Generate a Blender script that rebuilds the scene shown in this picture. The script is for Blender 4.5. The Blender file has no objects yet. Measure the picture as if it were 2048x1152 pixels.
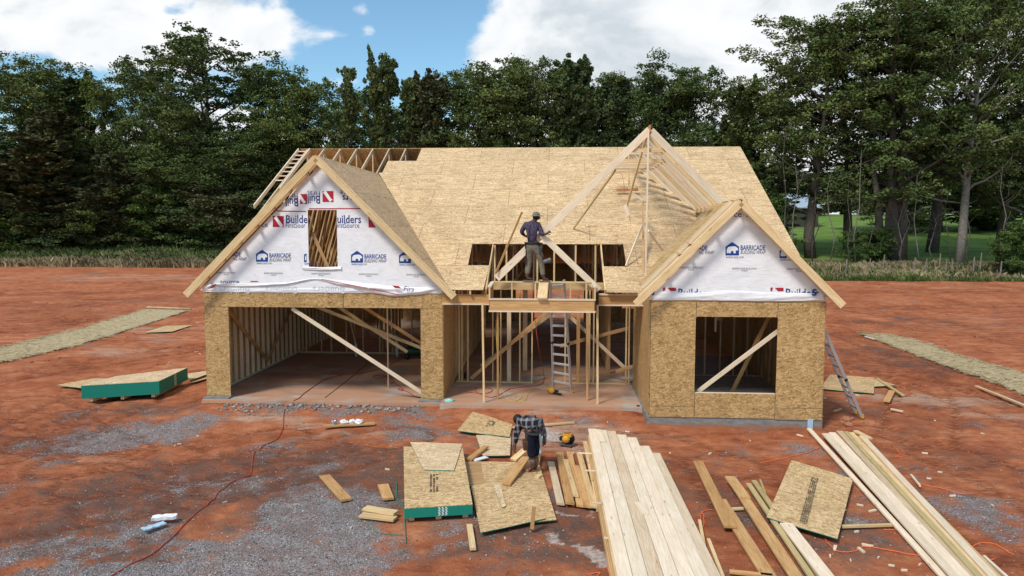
import bpy, bmesh, math, random
import numpy as np
from mathutils import Vector, Matrix, noise

S = bpy.context.scene
COL = S.collection
rad = math.radians
# ---------------------------------------------------------------- camera
CAM_H, YAW, PITCH, ROLL, FPX = 4.66, .06, .0818, .0016, 1498.4
_cy, _sy = math.cos(YAW), math.sin(YAW)
_r = Vector((_cy, _sy, 0)); _f = Vector((-_sy, _cy, 0)); _u = Vector((0, 0, 1))
_f2 = _f*math.cos(PITCH) - _u*math.sin(PITCH); _u2 = _u*math.cos(PITCH) + _f*math.sin(PITCH)
_r3 = _r*math.cos(ROLL) + _u2*math.sin(ROLL); _u3 = _u2*math.cos(ROLL) - _r*math.sin(ROLL)
cd = bpy.data.cameras.new('camera'); cam = bpy.data.objects.new('camera', cd); COL.objects.link(cam)
cam.matrix_world = Matrix(((_r3.x, _u3.x, -_f2.x, 0), (_r3.y, _u3.y, -_f2.y, 0), (_r3.z, _u3.z, -_f2.z, CAM_H), (0, 0, 0, 1)))
cd.sensor_width = 36; cd.lens = FPX/2048*36; cd.clip_end = 3000; cd.clip_start = .1
S.camera = cam
S.view_settings.view_transform = 'Standard'; S.view_settings.look = 'None'
S.view_settings.exposure = 0.15; S.view_settings.gamma = 1

def ray(u, v): return _r3*((u-1024)/FPX) + _u3*((576-v)/FPX) + _f2
def onY(u, v, Y):
    d = ray(u, v); t = Y/d.y; return Vector((d.x*t, Y, d.z*t+CAM_H))
def onX(u, v, x):
    d = ray(u, v); t = x/d.x; return Vector((x, d.y*t, d.z*t+CAM_H))
def onZ(u, v, z=0.0):
    d = ray(u, v); t = (z-CAM_H)/d.z; return Vector((d.x*t, d.y*t, z))

# ---------------------------------------------------------------- sun and sky
SUN_EL, SUN_AZ = rad(52), rad(215)          # azimuth clockwise from +Y: behind the camera, to its left
sd = Vector((math.sin(SUN_AZ)*math.cos(SUN_EL), math.cos(SUN_AZ)*math.cos(SUN_EL), math.sin(SUN_EL)))
sl = bpy.data.lights.new('sun', 'SUN'); sl.energy = 2.7; sl.angle = rad(12); sl.color = (1, .92, .82)
so = bpy.data.objects.new('sun', sl); COL.objects.link(so); so.rotation_euler = (-sd).to_track_quat('-Z', 'Y').to_euler()

class NT:
    """tiny node tree helper"""
    def __init__(s, tree): s.t = tree; s.n = tree.nodes; s.l = tree.links
    def node(s, kind, **kw):
        n = s.n.new(kind)
        for k, v in kw.items(): setattr(n, k, v)
        return n
    def put(s, sock, v):
        if isinstance(v, bpy.types.NodeSocket): s.l.new(v, sock)
        elif v is not None:
            if isinstance(v, (tuple, list)) and len(v) == 3 and sock.type == 'RGBA': v = (*v, 1)
            sock.default_value = v
    def math(s, op, a, b=None, c=None, clamp=False):
        n = s.node('ShaderNodeMath', operation=op, use_clamp=clamp)
        s.put(n.inputs[0], a); s.put(n.inputs[1], b)
        if c is not None: s.put(n.inputs[2], c)
        return n.outputs[0]
    def vmath(s, op, a, b):
        n = s.node('ShaderNodeVectorMath', operation=op); s.put(n.inputs[0], a); s.put(n.inputs[1], b); return n.outputs[0]
    def ramp(s, fac, stops, interp='LINEAR'):
        n = s.node('ShaderNodeValToRGB'); s.put(n.inputs[0], fac); cr = n.color_ramp; cr.interpolation = interp
        while len(cr.elements) < len(stops): cr.elements.new(.5)
        for e, (p, c) in zip(cr.elements, stops):
            e.position = p; e.color = (*c, 1) if not isinstance(c, (int, float)) else (c, c, c, 1)
        return n.outputs[0]
    def mix(s, fac, a, b, blend='MIX'):
        n = s.node('ShaderNodeMix', data_type='RGBA', blend_type=blend)
        s.put(n.inputs[0], fac); s.put(n.inputs[6], a); s.put(n.inputs[7], b); return n.outputs[2]
    def noise(s, vec, scale, detail=4, rough=.55, dist=0, dim='3D'):
        n = s.node('ShaderNodeTexNoise', noise_dimensions=dim); s.put(n.inputs['Vector'], vec); n.inputs['Scale'].default_value = scale
        n.inputs['Detail'].default_value = detail; n.inputs['Roughness'].default_value = rough; n.inputs['Distortion'].default_value = dist
        return n.outputs[0]
    def voro(s, vec, scale, feature='F1'):
        n = s.node('ShaderNodeTexVoronoi', feature=feature); s.put(n.inputs['Vector'], vec); n.inputs['Scale'].default_value = scale
        return n
    def mapping(s, vec, loc=(0, 0, 0), rot=(0, 0, 0), scale=(1, 1, 1)):
        n = s.node('ShaderNodeMapping'); s.put(n.inputs[0], vec); n.inputs[1].default_value = loc; n.inputs[2].default_value = rot; n.inputs[3].default_value = scale
        return n.outputs[0]
    def smooth(s, x, lo, hi):
        n = s.node('ShaderNodeMapRange', interpolation_type='SMOOTHSTEP'); s.put(n.inputs[0], x)
        n.inputs[1].default_value = lo; n.inputs[2].default_value = hi; return n.outputs[0]

W = bpy.data.worlds.new('World'); S.world = W; W.use_nodes = True
w = NT(W.node_tree); w.n.clear()
sky = w.node('ShaderNodeTexSky', sky_type='NISHITA', sun_disc=False); sky.sun_elevation = SUN_EL; sky.sun_rotation = SUN_AZ
sky.air_density = 1.0; sky.dust_density = .6; sky.ozone_density = 1.5
tc = w.node('ShaderNodeTexCoord'); D = tc.outputs['Generated']
sep = w.node('ShaderNodeSeparateXYZ'); w.l.new(D, sep.inputs[0])
ry = w.math('MAXIMUM', w.math('ABSOLUTE', sep.outputs[1]), .06)
A = w.math('DIVIDE', sep.outputs[0], ry); E_ = w.math('DIVIDE', sep.outputs[2], ry)
cmb = w.node('ShaderNodeCombineXYZ'); w.put(cmb.inputs[0], A); w.put(cmb.inputs[1], w.math('MULTIPLY', E_, 1.7)); w.put(cmb.inputs[2], w.math('MULTIPLY', w.math('SIGN', sep.outputs[1]), 3.0))
P = cmb.outputs[0]
nz = w.noise(P, 4.2, 9, .58, .3)
nz2 = w.noise(P, 17, 6, .6, .2)
dens = w.math('ADD', w.math('MULTIPLY', w.math('SUBTRACT', nz, .5), 1.25), w.math('MULTIPLY', w.math('SUBTRACT', nz2, .5), .75))
# cloud banks and blue gaps, as directions in the sky
def blob(u, v, ru, rv, k):
    d = ray(u, v); a, e = d.x/d.y, d.z/d.y
    x = w.math('DIVIDE', w.math('SUBTRACT', A, a), ru/FPX); y = w.math('DIVIDE', w.math('SUBTRACT', E_, e), rv/FPX)
    q = w.math('ADD', w.math('MULTIPLY', x, x), w.math('MULTIPLY', y, y))
    return w.math('MULTIPLY', w.math('POWER', 2.718, w.math('MULTIPLY', q, -1)), k)
front = w.math('GREATER_THAN', sep.outputs[1], 0.0)
bl = None
for b in [(290, 50, 330, 75, .75), (520, 90, 110, 45, .35), (250, 105, 100, 30, .3), (60, 25, 160, 40, .3), (50, 165, 150, 55, -.55), (345, 22, 40, 16, -.45), (770, 100, 190, 170, -.80), (870, 60, 80, 70, -.3),
          (725, 18, 40, 30, .60), (690, 70, 55, 20, .52), (745, 62, 26, 24, .5), (850, 115, 40, 26, .45), (700, 165, 80, 22, .75), (690, -60, 140, 60, -.4),
          (1290, 60, 380, 150, .85), (960, 120, 90, 60, .45), (890, 20, 90, 55, -.55), (1800, 100, 420, 200, .5), (1450, 300, 900, 80, .5), (300, 300, 400, 70, .35)]:
    q = blob(*b); bl = q if bl is None else w.math('ADD', bl, q)
dens = w.math('ADD', w.math('ADD', dens, w.math('MULTIPLY', bl, front)), .10)
mask = w.smooth(dens, .0, .36)
shade = w.noise(P, 5.0, 7, .55, .4)
ccol = w.ramp(w.math('ADD', w.math('MULTIPLY', shade, 1.0), w.math('MULTIPLY', w.math('SUBTRACT', dens, .5), .12)), [(.40, (10.2, 10.3, 10.4)), (.53, (9.2, 9.45, 9.7)), (.66, (6.3, 7.0, 7.5))])
skyb = w.mix(1.0, sky.outputs[0], (1.25, 1.58, 1.60), 'MULTIPLY')
skyc = w.mix(mask, skyb, ccol)
bg = w.node('ShaderNodeBackground'); w.put(bg.inputs[0], skyc); bg.inputs[1].default_value = .092
wo = w.node('ShaderNodeOutputWorld'); w.l.new(bg.outputs[0], wo.inputs[0])

# ---------------------------------------------------------------- materials
def mat(name, rough=.8, spec=.3):
    m = bpy.data.materials.new(name); m.use_nodes = True; n = NT(m.node_tree)
    p = m.node_tree.nodes['Principled BSDF']; p.inputs['Roughness'].default_value = rough; p.inputs['Specular IOR Level'].default_value = spec
    n.p = p; n.base = p.inputs['Base Color']; n.obj = n.node('ShaderNodeTexCoord').outputs['Object']
    n.m = m; return n
def bump(n, h, strength=.3, dist=.01):
    b = n.node('ShaderNodeBump'); n.put(b.inputs['Height'], h); b.inputs['Strength'].default_value = strength; b.inputs['Distance'].default_value = dist
    n.l.new(b.outputs[0], n.p.inputs['Normal'])

def simple(name, col, rough=.7, spec=.3, metal=0, var=.12, sc=20):
    n = mat(name, rough, spec); n.p.inputs['Metallic'].default_value = metal
    k = n.noise(n.obj, sc, 4)
    n.put(n.base, n.ramp(k, [(.3, tuple(c*(1-var) for c in col)), (.7, tuple(min(1, c*(1+var)) for c in col))]))
    return n.m

def osb(name, dark, mid, light, lens=(1, 1, 1), flake=1.0, seams=None, nails=False):
    """strand board: long flakes in several directions; lens stretches the strands"""
    n = mat(name, .75, .25); v = n.obj
    info = n.node('ShaderNodeObjectInfo').outputs['Random']
    off = n.node('ShaderNodeCombineXYZ'); n.put(off.inputs[0], n.math('MULTIPLY', info, 37.0)); n.put(off.inputs[1], n.math('MULTIPLY', info, 11.0)); n.put(off.inputs[2], n.math('MULTIPLY', info, 53.0))
    v2 = n.vmath('ADD', v, off.outputs[0])
    dn = n.node('ShaderNodeTexNoise'); n.put(dn.inputs['Vector'], v2); dn.inputs['Scale'].default_value = 5
    v3 = n.vmath('ADD', v2, n.vmath('MULTIPLY', n.vmath('SUBTRACT', dn.outputs[1], (.5, .5, .5)), (.16, .16, .16)))
    def layer(rot, sc):
        mp = n.mapping(v3, rot=rot, scale=sc); vo = n.voro(mp, flake)
        s = n.node('ShaderNodeSeparateColor'); n.put(s.inputs[0], vo.outputs['Color']); return s
    L = lens
    a = layer((.35, .5, .3), (9*L[0], 34*L[1], 34*L[2])); b = layer((-.4, -.7, -.55), (10*L[0], 38*L[1], 30*L[2])); c = layer((.9, 1.3, 1.2), (11*L[0], 30*L[1], 36*L[2]))
    pick = n.noise(v2, 24, 2, .5)
    f = n.mix(n.smooth(pick, .42, .5), a.outputs[0], b.outputs[0]); f = n.mix(n.smooth(pick, .52, .58), f, c.outputs[0])
    fb = n.math('ADD', n.math('MULTIPLY', f, .75), n.math('MULTIPLY', n.noise(v2, 2.3, 4, .6), .35))
    col = n.ramp(fb, [(.14, dark), (.36, mid), (.66, light), (.84, tuple(min(1, x*1.22) for x in light))])
    big = n.noise(v2, .9, 3, .6)
    col = n.mix(n.math('MULTIPLY', n.smooth(big, .45, .75), .35), col, tuple(x*.8 for x in mid))
    spk = n.smooth(n.noise(n.mapping(v2, scale=(1.0, 1.6, 1.6)), 42, 2, .5), .68, .74)
    col = n.mix(n.math('MULTIPLY', spk, .55), col, tuple(x*.35 for x in dark))
    if seams:
        vx, wdt, hgt, mort = seams
        s3 = n.node('ShaderNodeSeparateXYZ'); n.put(s3.inputs[0], v)
        cb = n.node('ShaderNodeCombineXYZ')
        (ia, ka, oa), (ib, kb, ob) = vx
        n.put(cb.inputs[0], n.math('MULTIPLY_ADD', s3.outputs[ia], ka, oa)); n.put(cb.inputs[1], n.math('MULTIPLY_ADD', s3.outputs[ib], kb, ob))
        br = n.node('ShaderNodeTexBrick'); n.put(br.inputs['Vector'], cb.outputs[0])
        br.inputs['Scale'].default_value = 1; br.inputs['Mortar Size'].default_value = mort; br.inputs['Brick Width'].default_value = wdt; br.inputs['Row Height'].default_value = hgt
        br.inputs['Color1'].default_value = (.94, .94, .94, 1); br.inputs['Color2'].default_value = (1.04, 1.03, 1.02, 1); br.inputs['Mortar'].default_value = (.42, .38, .32, 1); br.inputs['Mortar Smooth'].default_value = .1
        col = n.mix(1.0, col, br.outputs[0], 'MULTIPLY')
    if nails:
        vn = n.voro(n.mapping(v, scale=(6.2, 1, 6.6)), 1.0); vn.inputs['Randomness'].default_value = .35
        q = n.math('MULTIPLY', n.math('SUBTRACT', 1.0, n.smooth(vn.outputs['Distance'], .07, .12)), n.smooth(n.noise(n.mapping(v, scale=(1, 1, .6)), 1.3, 2, .5), .50, .56))
        col = n.mix(n.math('MULTIPLY', q, .8), col, (.035, .018, .006))
    n.put(n.base, col); bump(n, fb, .25, .003)
    return n.m

def lumber(name, dark, light, knots=1):
    n = mat(name, .7, .25)
    info = n.node('ShaderNodeObjectInfo').outputs['Random']
    off = n.node('ShaderNodeCombineXYZ'); n.put(off.inputs[0], n.math('MULTIPLY', info, 91.0)); n.put(off.inputs[1], n.math('MULTIPLY', info, 17.0))
    v = n.vmath('ADD', n.obj, off.outputs[0])
    g = n.noise(n.mapping(v, scale=(1.2, 22, 22)), 2.2, 5, .62, .8)
    g2 = n.noise(n.mapping(v, scale=(.8, 4, 4)), 1.4, 2, .5)
    t = n.math('ADD', n.math('MULTIPLY', g, .75), n.math('MULTIPLY', g2, .3))
    col = n.ramp(t, [(.36, dark), (.52, tuple((a+b)/2 for a, b in zip(dark, light))), (.68, light)])
    kv = n.voro(n.mapping(v, scale=(1.6, 9, 9)), 1.0).outputs['Distance']
    col = n.mix(n.math('MULTIPLY', n.math('SUBTRACT', 1.0, n.smooth(kv, .05, .13)), .7*knots), col, tuple(x*.38 for x in dark))
    hv = n.math('MULTIPLY_ADD', info, .34, .82)
    col = n.mix(1.0, col, n.ramp(info, [(0, (.84, .80, .74)), (.5, (1, 1, 1)), (1, (1.10, 1.06, 1.04))]), 'MULTIPLY')
    n.put(n.base, col); bump(n, t, .3, .004)
    return n.m

M = {}
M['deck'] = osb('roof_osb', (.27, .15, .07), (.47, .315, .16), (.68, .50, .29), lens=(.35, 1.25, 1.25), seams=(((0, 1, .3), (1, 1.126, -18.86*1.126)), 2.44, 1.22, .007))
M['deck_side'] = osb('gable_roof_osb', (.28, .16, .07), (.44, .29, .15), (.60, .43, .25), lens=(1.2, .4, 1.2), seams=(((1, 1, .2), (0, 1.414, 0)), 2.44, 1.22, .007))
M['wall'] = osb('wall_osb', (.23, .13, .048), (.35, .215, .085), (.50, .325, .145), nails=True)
M['sheet'] = osb('sheet_osb', (.27, .155, .065), (.43, .275, .125), (.62, .445, .235))
M['sheet_pale'] = osb('pale_sheet_osb', (.30, .19, .09), (.52, .37, .20), (.68, .52, .33), lens=(.4, 1.2, 1.2))
M['pine'] = lumber('pine_lumber', (.55, .37, .165), (.82, .64, .38))
M['pine_pale'] = lumber('pale_pine_lumber', (.64, .51, .355), (.84, .73, .565), .9)
M['pine_warm'] = lumber('warm_pine_lumber', (.40, .20, .07), (.66, .42, .19))
M['pine_grey'] = lumber('weathered_pine_lumber', (.48, .35, .21), (.74, .60, .43), .8)
M['treated'] = lumber('treated_lumber', (.36, .27, .11), (.58, .47, .24), .6)
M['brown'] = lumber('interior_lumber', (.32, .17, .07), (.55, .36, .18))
M['red_end'] = lumber('reddish_lumber', (.38, .165, .065), (.56, .29, .13))
M['alu'] = simple('aluminium', (.52, .52, .53), .45, .5, .25, .08)
M['grey_plastic'] = simple('grey_plastic', (.15, .155, .16), .5)
M['yellow_plastic'] = simple('yellow_plastic', (.60, .30, .03), .45)
M['compressor_green'] = simple('dark_green_enamel', (.012, .06, .04), .4)
M['black_plastic'] = simple('black_plastic', (.02, .02, .022), .5)
M['green_paint'] = None
M['cyan_tape'] = simple('mint_tape', (.22, .62, .55), .5)
M['white_plastic'] = simple('white_plastic', (.78, .79, .80), .55, var=.05)
M['lightblue'] = simple('pale_blue_plastic', (.38, .55, .68), .6)
M['red_hose'] = simple('red_hose', (.42, .06, .04), .5)
M['dark_hose'] = simple('dark_hose', (.05, .05, .05), .5)
M['orange_string'] = simple('orange_string', (.80, .16, .05), .6)
M['yellow_cord'] = simple('yellow_cord', (.6, .5, .08), .6)
M['green_string'] = simple('green_strap', (.03, .20, .13), .6)
M['skin'] = simple('skin', (.10, .05, .032), .55, .35)
M['logo_red'] = simple('logo_red', (.42, .018, .03), .6, var=.05)
M['logo_blue'] = simple('logo_blue', (.012, .055, .27), .6, var=.05)
M['logo_navy'] = simple('logo_navy', (.035, .05, .22), .6, var=.05)
M['logo_grey'] = simple('logo_grey', (.12, .13, .16), .6, var=.05)
M['logo_white'] = simple('logo_white', (.82, .83, .86), .6, var=.03)
M['logo_faint'] = simple('logo_faint', (.60, .64, .68), .6, var=.03)
M['ink'] = simple('stamp_ink', (.10, .075, .05), .8)
M['steel'] = simple('steel', (.4, .4, .42), .35, .5, .9)
M['blockred'] = simple('red_clay_brick_bits', (.36, .16, .09), .9, var=.25, sc=8)

def green_edges(name, col):
    n = mat(name, .6, .3)
    s = n.node('ShaderNodeSeparateXYZ'); n.put(s.inputs[0], n.obj)
    st = n.math('SINE', n.math('MULTIPLY', s.outputs[2], 2*math.pi/.0118))
    nn = n.noise(n.obj, 9, 5)
    c = n.mix(n.smooth(st, -.2, -.9), col, tuple(x*.55 for x in col)); c = n.mix(n.math('MULTIPLY', nn, .35), c, tuple(x*.7 for x in col))
    n.put(n.base, c); return n.m
M['green_paint'] = green_edges('green_edge_paint', (.010, .26, .19))

def concrete():
    n = mat('concrete', .85, .25)
    a = n.noise(n.obj, 3.0, 8, .6); b = n.noise(n.obj, .8, 6, .6, .4); f = n.noise(n.obj, 26, 4, .6)
    st = n.noise(n.mapping(n.obj, scale=(.5, 1.6, 1)), 1.3, 5, .6, .5)
    c = n.ramp(a, [(.3, (.36, .32, .28)), (.7, (.54, .49, .44))])
    c = n.mix(n.smooth(n.math('ADD', b, n.math('MULTIPLY', st, .3)), .46, .66), c, (.50, .28, .17))
    c = n.mix(n.math('MULTIPLY', n.smooth(st, .5, .72), .5), c, (.19, .095, .055))
    c = n.mix(n.math('MULTIPLY', f, .35), c, (.30, .22, .18))
    n.put(n.base, c); bump(n, f, .3, .004); return n.m
M['slab'] = concrete()
def foundation():
    n = mat('foundation_concrete', .9, .2)
    s = n.node('ShaderNodeSeparateXYZ'); n.put(s.inputs[0], n.obj)
    a = n.noise(n.mapping(n.obj, scale=(1, 1, 3)), 5, 7, .62)
    c = n.ramp(a, [(.3, (.15, .15, .145)), (.7, (.30, .295, .285))])
    d = n.math('ADD', s.outputs[2], n.math('MULTIPLY', n.math('SUBTRACT', n.noise(n.obj, 6, 5), .5), .22))
    c = n.mix(n.math('SUBTRACT', 1.0, n.smooth(d, -.02, .08)), c, (.30, .16, .10))
    n.put(n.base, c); bump(n, a, .4, .01); return n.m
M['found'] = foundation()
def housewrap():
    n = mat('housewrap', .55, .35)
    cr = n.noise(n.mapping(n.obj, rot=(0, .5, 0), scale=(1.2, 1, 1.6)), 1.6, 8, .62, 1.5)
    wr = n.noise(n.mapping(n.obj, rot=(0, -.6, 0), scale=(.5, 1, 1.9)), 3.5, 5, .6, 2.2)
    c = n.ramp(cr, [(.35, (.77, .78, .81)), (.55, (.84, .845, .865)), (.7, (.88, .88, .89))])
    n.put(n.base, c)
    h = n.math('ADD', cr, n.math('MULTIPLY', wr, .6)); bump(n, h, .28, .05)
    return n.m
M['wrap'] = housewrap()

# ---------------------------------------------------------------- object helpers
def tag(o, label=None, cat=None, group=None, kind=None):
    if label: o['label'] = label
    if cat: o['category'] = cat
    if group: o['group'] = group
    if kind: o['kind'] = kind
    return o
def empty(name, loc=(0, 0, 0), label=None, cat=None, group=None, rz=0):
    o = bpy.data.objects.new(name, None); COL.objects.link(o); o.location = loc; o.rotation_euler = (0, 0, rz); o.empty_display_size = .1
    WM[o.name] = Matrix.Translation(loc) @ Matrix.Rotation(rz, 4, 'Z')
    return tag(o, label, cat, group)
WM = {}
def link(name, mesh, material=None, parent=None, M4=None):
    """link a mesh; M4 is its world matrix"""
    o = bpy.data.objects.new(name, mesh); COL.objects.link(o)
    if material and not mesh.materials: mesh.materials.append(material)
    elif material and mesh.materials[0] != material:
        o.material_slots[0].link = 'OBJECT'; o.material_slots[0].material = material
    M4 = M4 or Matrix.Identity(4)
    if parent:
        o.parent = parent; o.matrix_local = WM[parent.name].inverted() @ M4
    else: o.matrix_local = M4
    WM[o.name] = M4
    return o
def mesh_from(name, vs, fs, smooth=False):
    me = bpy.data.meshes.new(name); me.from_pydata([tuple(v) for v in vs], [], fs); me.update()
    if smooth: me.polygons.foreach_set('use_smooth', [True]*len(me.polygons))
    return me
BOXF = [(0, 3, 2, 1), (4, 5, 6, 7), (0, 1, 5, 4), (1, 2, 6, 5), (2, 3, 7, 6), (3, 0, 4, 7)]
def boxv(x0, x1, y0, y1, z0, z1): return [(x0, y0, z0), (x1, y0, z0), (x1, y1, z0), (x0, y1, z0), (x0, y0, z1), (x1, y0, z1), (x1, y1, z1), (x0, y1, z1)]
class MB:
    """collects shapes into one mesh"""
    def __init__(s): s.v = []; s.f = []
    def add(s, vs, fs):
        b = len(s.v); s.v += [Vector(v) for v in vs]; s.f += [tuple(i+b for i in f) for f in fs]; return s
    def box(s, x0, x1, y0, y1, z0, z1): return s.add(boxv(x0, x1, y0, y1, z0, z1), BOXF)
    def bar(s, p0, p1, w, h, up=None):
        m, L = frame(p0, p1, up); return s.add([m @ Vector(q) for q in boxv(0, L, -w/2, w/2, -h/2, h/2)], BOXF)
    def tube(s, pts, r, n=8, cap=True):
        pts = [Vector(p) for p in pts]; b = len(s.v)
        for i, p in enumerate(pts):
            d = (pts[min(i+1, len(pts)-1)]-pts[max(i-1, 0)]).normalized(); a = d.orthogonal().normalized() if i == 0 else (a-d*a.dot(d)).normalized(); c = d.cross(a)
            rr = r[i] if isinstance(r, (list, tuple)) else r
            for k in range(n): t = 2*math.pi*k/n; s.v.append(p+(a*math.cos(t)+c*math.sin(t))*rr)
        for i in range(len(pts)-1):
            for k in range(n): s.f.append((b+i*n+k, b+i*n+(k+1) % n, b+(i+1)*n+(k+1) % n, b+(i+1)*n+k))
        if cap: s.f.append(tuple(b+k for k in reversed(range(n)))); s.f.append(tuple(b+(len(pts)-1)*n+k for k in range(n)))
        return s
    def ball(s, c, r, n=10, m=7):
        c = Vector(c); r = Vector(r) if not isinstance(r, (int, float)) else Vector((r, r, r)); b = len(s.v)
        for j in range(1, m):
            t = math.pi*j/m
            for k in range(n): a = 2*math.pi*k/n; s.v.append(c+Vector((r.x*math.sin(t)*math.cos(a), r.y*math.sin(t)*math.sin(a), r.z*math.cos(t))))
        s.v += [c+Vector((0, 0, r.z)), c-Vector((0, 0, r.z))]; tp = len(s.v)-2; bt = tp+1
        for j in range(m-2):
            for k in range(n): s.f.append((b+j*n+k, b+(j+1)*n+k, b+(j+1)*n+(k+1) % n, b+j*n+(k+1) % n))
        for k in range(n): s.f.append((tp, b+k, b+(k+1) % n)); s.f.append((bt, b+(m-2)*n+(k+1) % n, b+(m-2)*n+k))
        return s
    def build(s, name, material, parent=None, M4=None, smooth=False):
        return link(name, mesh_from(name, s.v, s.f, smooth), material, parent, M4)
def frame(p0, p1, up=None):
    p0, p1 = Vector(p0), Vector(p1); d = p1-p0; L = d.length; x = d/L
    up = Vector(up) if up else (Vector((0, 0, 1)) if abs(x.z) < .95 else Vector((0, 1, 0)))
    y = up.cross(x).normalized(); z = x.cross(y)
    return Matrix(((x.x, y.x, z.x, p0.x), (x.y, y.y, z.y, p0.y), (x.z, y.z, z.z, p0.z), (0, 0, 0, 1))), L
CACHE = {}
def board_mesh(L, w, h, cut0=0, cut1=0):
    """a sawn board with slightly eased edges; cut0/cut1 slant its ends (offset in metres over its height)"""
    k = (round(L, 2), w, h, round(cut0, 3), round(cut1, 3))
    if k not in CACHE:
        L = k[0]; e = min(w, h)*.08; vs = []; fs = []
        prof = [(-w/2+e, -h/2), (w/2-e, -h/2), (w/2, -h/2+e), (w/2, h/2-e), (w/2-e, h/2), (-w/2+e, h/2), (-w/2, h/2-e), (-w/2, -h/2+e)]
        for i, (x, c) in enumerate(((0, cut0), (L, cut1))):
            for (y, z) in prof: vs.append((x + c*(z/h if h > w else y/w), y, z))
        for q in range(8): fs.append((q, (q+1) % 8, 8+(q+1) % 8, 8+q))
        fs.append(tuple(reversed(range(8)))); fs.append(tuple(range(8, 16)))
        me = mesh_from('board', vs, fs); CACHE[k] = me
    return CACHE[k]
def beam(name, p0, p1, w, h, material, parent=None, up=None, cut0=0, cut1=0):
    m, L = frame(p0, p1, up)
    me = board_mesh(L, w, h, cut0, cut1)
    if not me.materials: me.materials.append(material)
    return link(name, me, material, parent, m)

# ---------------------------------------------------------------- numpy noise for the terrain
_rng = np.random.RandomState(7); _tab = _rng.rand(256, 256)
def vnoise(x, y):
    xi = np.floor(x).astype(int); yi = np.floor(y).astype(int); fx = x-xi; fy = y-yi; fx = fx*fx*(3-2*fx); fy = fy*fy*(3-2*fy)
    g = lambda a, b: _tab[a & 255, b & 255]
    return (g(xi, yi)*(1-fx)+g(xi+1, yi)*fx)*(1-fy)+(g(xi, yi+1)*(1-fx)+g(xi+1, yi+1)*fx)*fy
def fbm(x, y, o=5, g=.55):
    s = 0; a = 1; t = 0
    for i in range(o): s = s+a*vnoise(x+17.3*i, y+9.1*i); t += a; a *= g; x = x*2.03; y = y*2.03
    return s/t
def sst(x, lo, hi): t = np.clip((x-lo)/(hi-lo), 0, 1); return t*t*(3-2*t)

def edge_line(x): return 76-14*sst(x, -15, 20)         # where the bare earth meets the rough grass
def terrain(x, y):
    e = edge_line(x); t = np.maximum(y-e+14, 0)
    z = .30*sst(y, e-30, e) + 1.15*sst(y, e-2, e+11) + .062*np.clip(y-e-12, 0, 80)*sst(x, -12, 10) + .01*np.clip(y-e-12, 0, 80)
    return z
# patches of ground seen in the photo: (u, v, ru, rv, strength), put at their real place on the ground
def patch(x, y, lst):
    s = np.zeros_like(x)
    for (u, v, ru, rv, k) in lst:
        c = onZ(u, v); d = math.hypot(c.x, c.y); rx = ru*d/FPX; ryy = rv*d*d/(FPX*CAM_H)
        s = s + k*np.exp(-(((x-c.x)/rx)**2+((y-c.y)/ryy)**2))
    return s
GRAVEL = [(480, 1050, 420, 110, .24), (700, 950, 240, 60, .15), (200, 1090, 300, 60, .2), (1650, 1000, 400, 120, .10), (290, 862, 110, 26, 1.2), (215, 885, 80, 16, 1.1), (400, 850, 50, 16, .9), (430, 880, 70, 12, .5), (560, 892, 60, 14, .7), (835, 858, 60, 26, 1.2), (760, 885, 70, 20, .5), (560, 815, 60, 10, .6), (690, 822, 150, 9, 1.0),
          (1590, 893, 85, 26, .95), (1750, 925, 50, 20, .3), (670, 1085, 130, 80, 1.1), (520, 1120, 200, 50, 1.0), (640, 1010, 160, 30, .7), (260, 1140, 220, 24, .75), (90, 1100, 90, 20, .35), (330, 1050, 70, 16, .7), (900, 1095, 60, 10, .6), (780, 1100, 60, 12, .7),
          (1930, 970, 90, 40, .45), (1990, 1050, 80, 50, .5), (1850, 1010, 70, 16, .4), (620, 935, 40, 14, .5), (380, 962, 200, 10, .4), (40, 975, 60, 22, .4), (110, 925, 50, 8, .6), (940, 905, 30, 22, .7), (330, 1085, 300, 10, .5), (930, 1000, 30, 60, .5), (200, 810, 26, 8, .7), (1100, 840, 200, 8, .7)]
DARK = [(300, 815, 130, 16, .7), (60, 880, 120, 20, .5), (1300, 880, 120, 14, .5), (1760, 830, 120, 20, .45), (330, 600, 200, 6, .4), (1800, 640, 200, 7, .45), (560, 960, 260, 16, .5), (1500, 1080, 500, 90, .5), (1950, 900, 160, 30, .4), (1120, 1060, 160, 60, .6), (1350, 960, 120, 50, .4), (380, 1010, 430, 110, .45), (620, 900, 300, 40, .3), (740, 912, 120, 20, 1.1), (450, 935, 240, 22, .8), (330, 985, 260, 26, .8), (150, 1060, 160, 28, .8), (230, 1100, 160, 26, .9), (650, 960, 160, 30, .6), (560, 1050, 120, 30, .5), (760, 1010, 90, 30, .6), (1000, 1100, 160, 30, .5), (960, 840, 60, 10, .5),
        (1850, 730, 110, 16, .7), (1760, 700, 80, 14, .6), (1300, 1000, 300, 60, .35), (1110, 1110, 90, 30, .5), (1140, 960, 40, 60, .5)]
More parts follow.
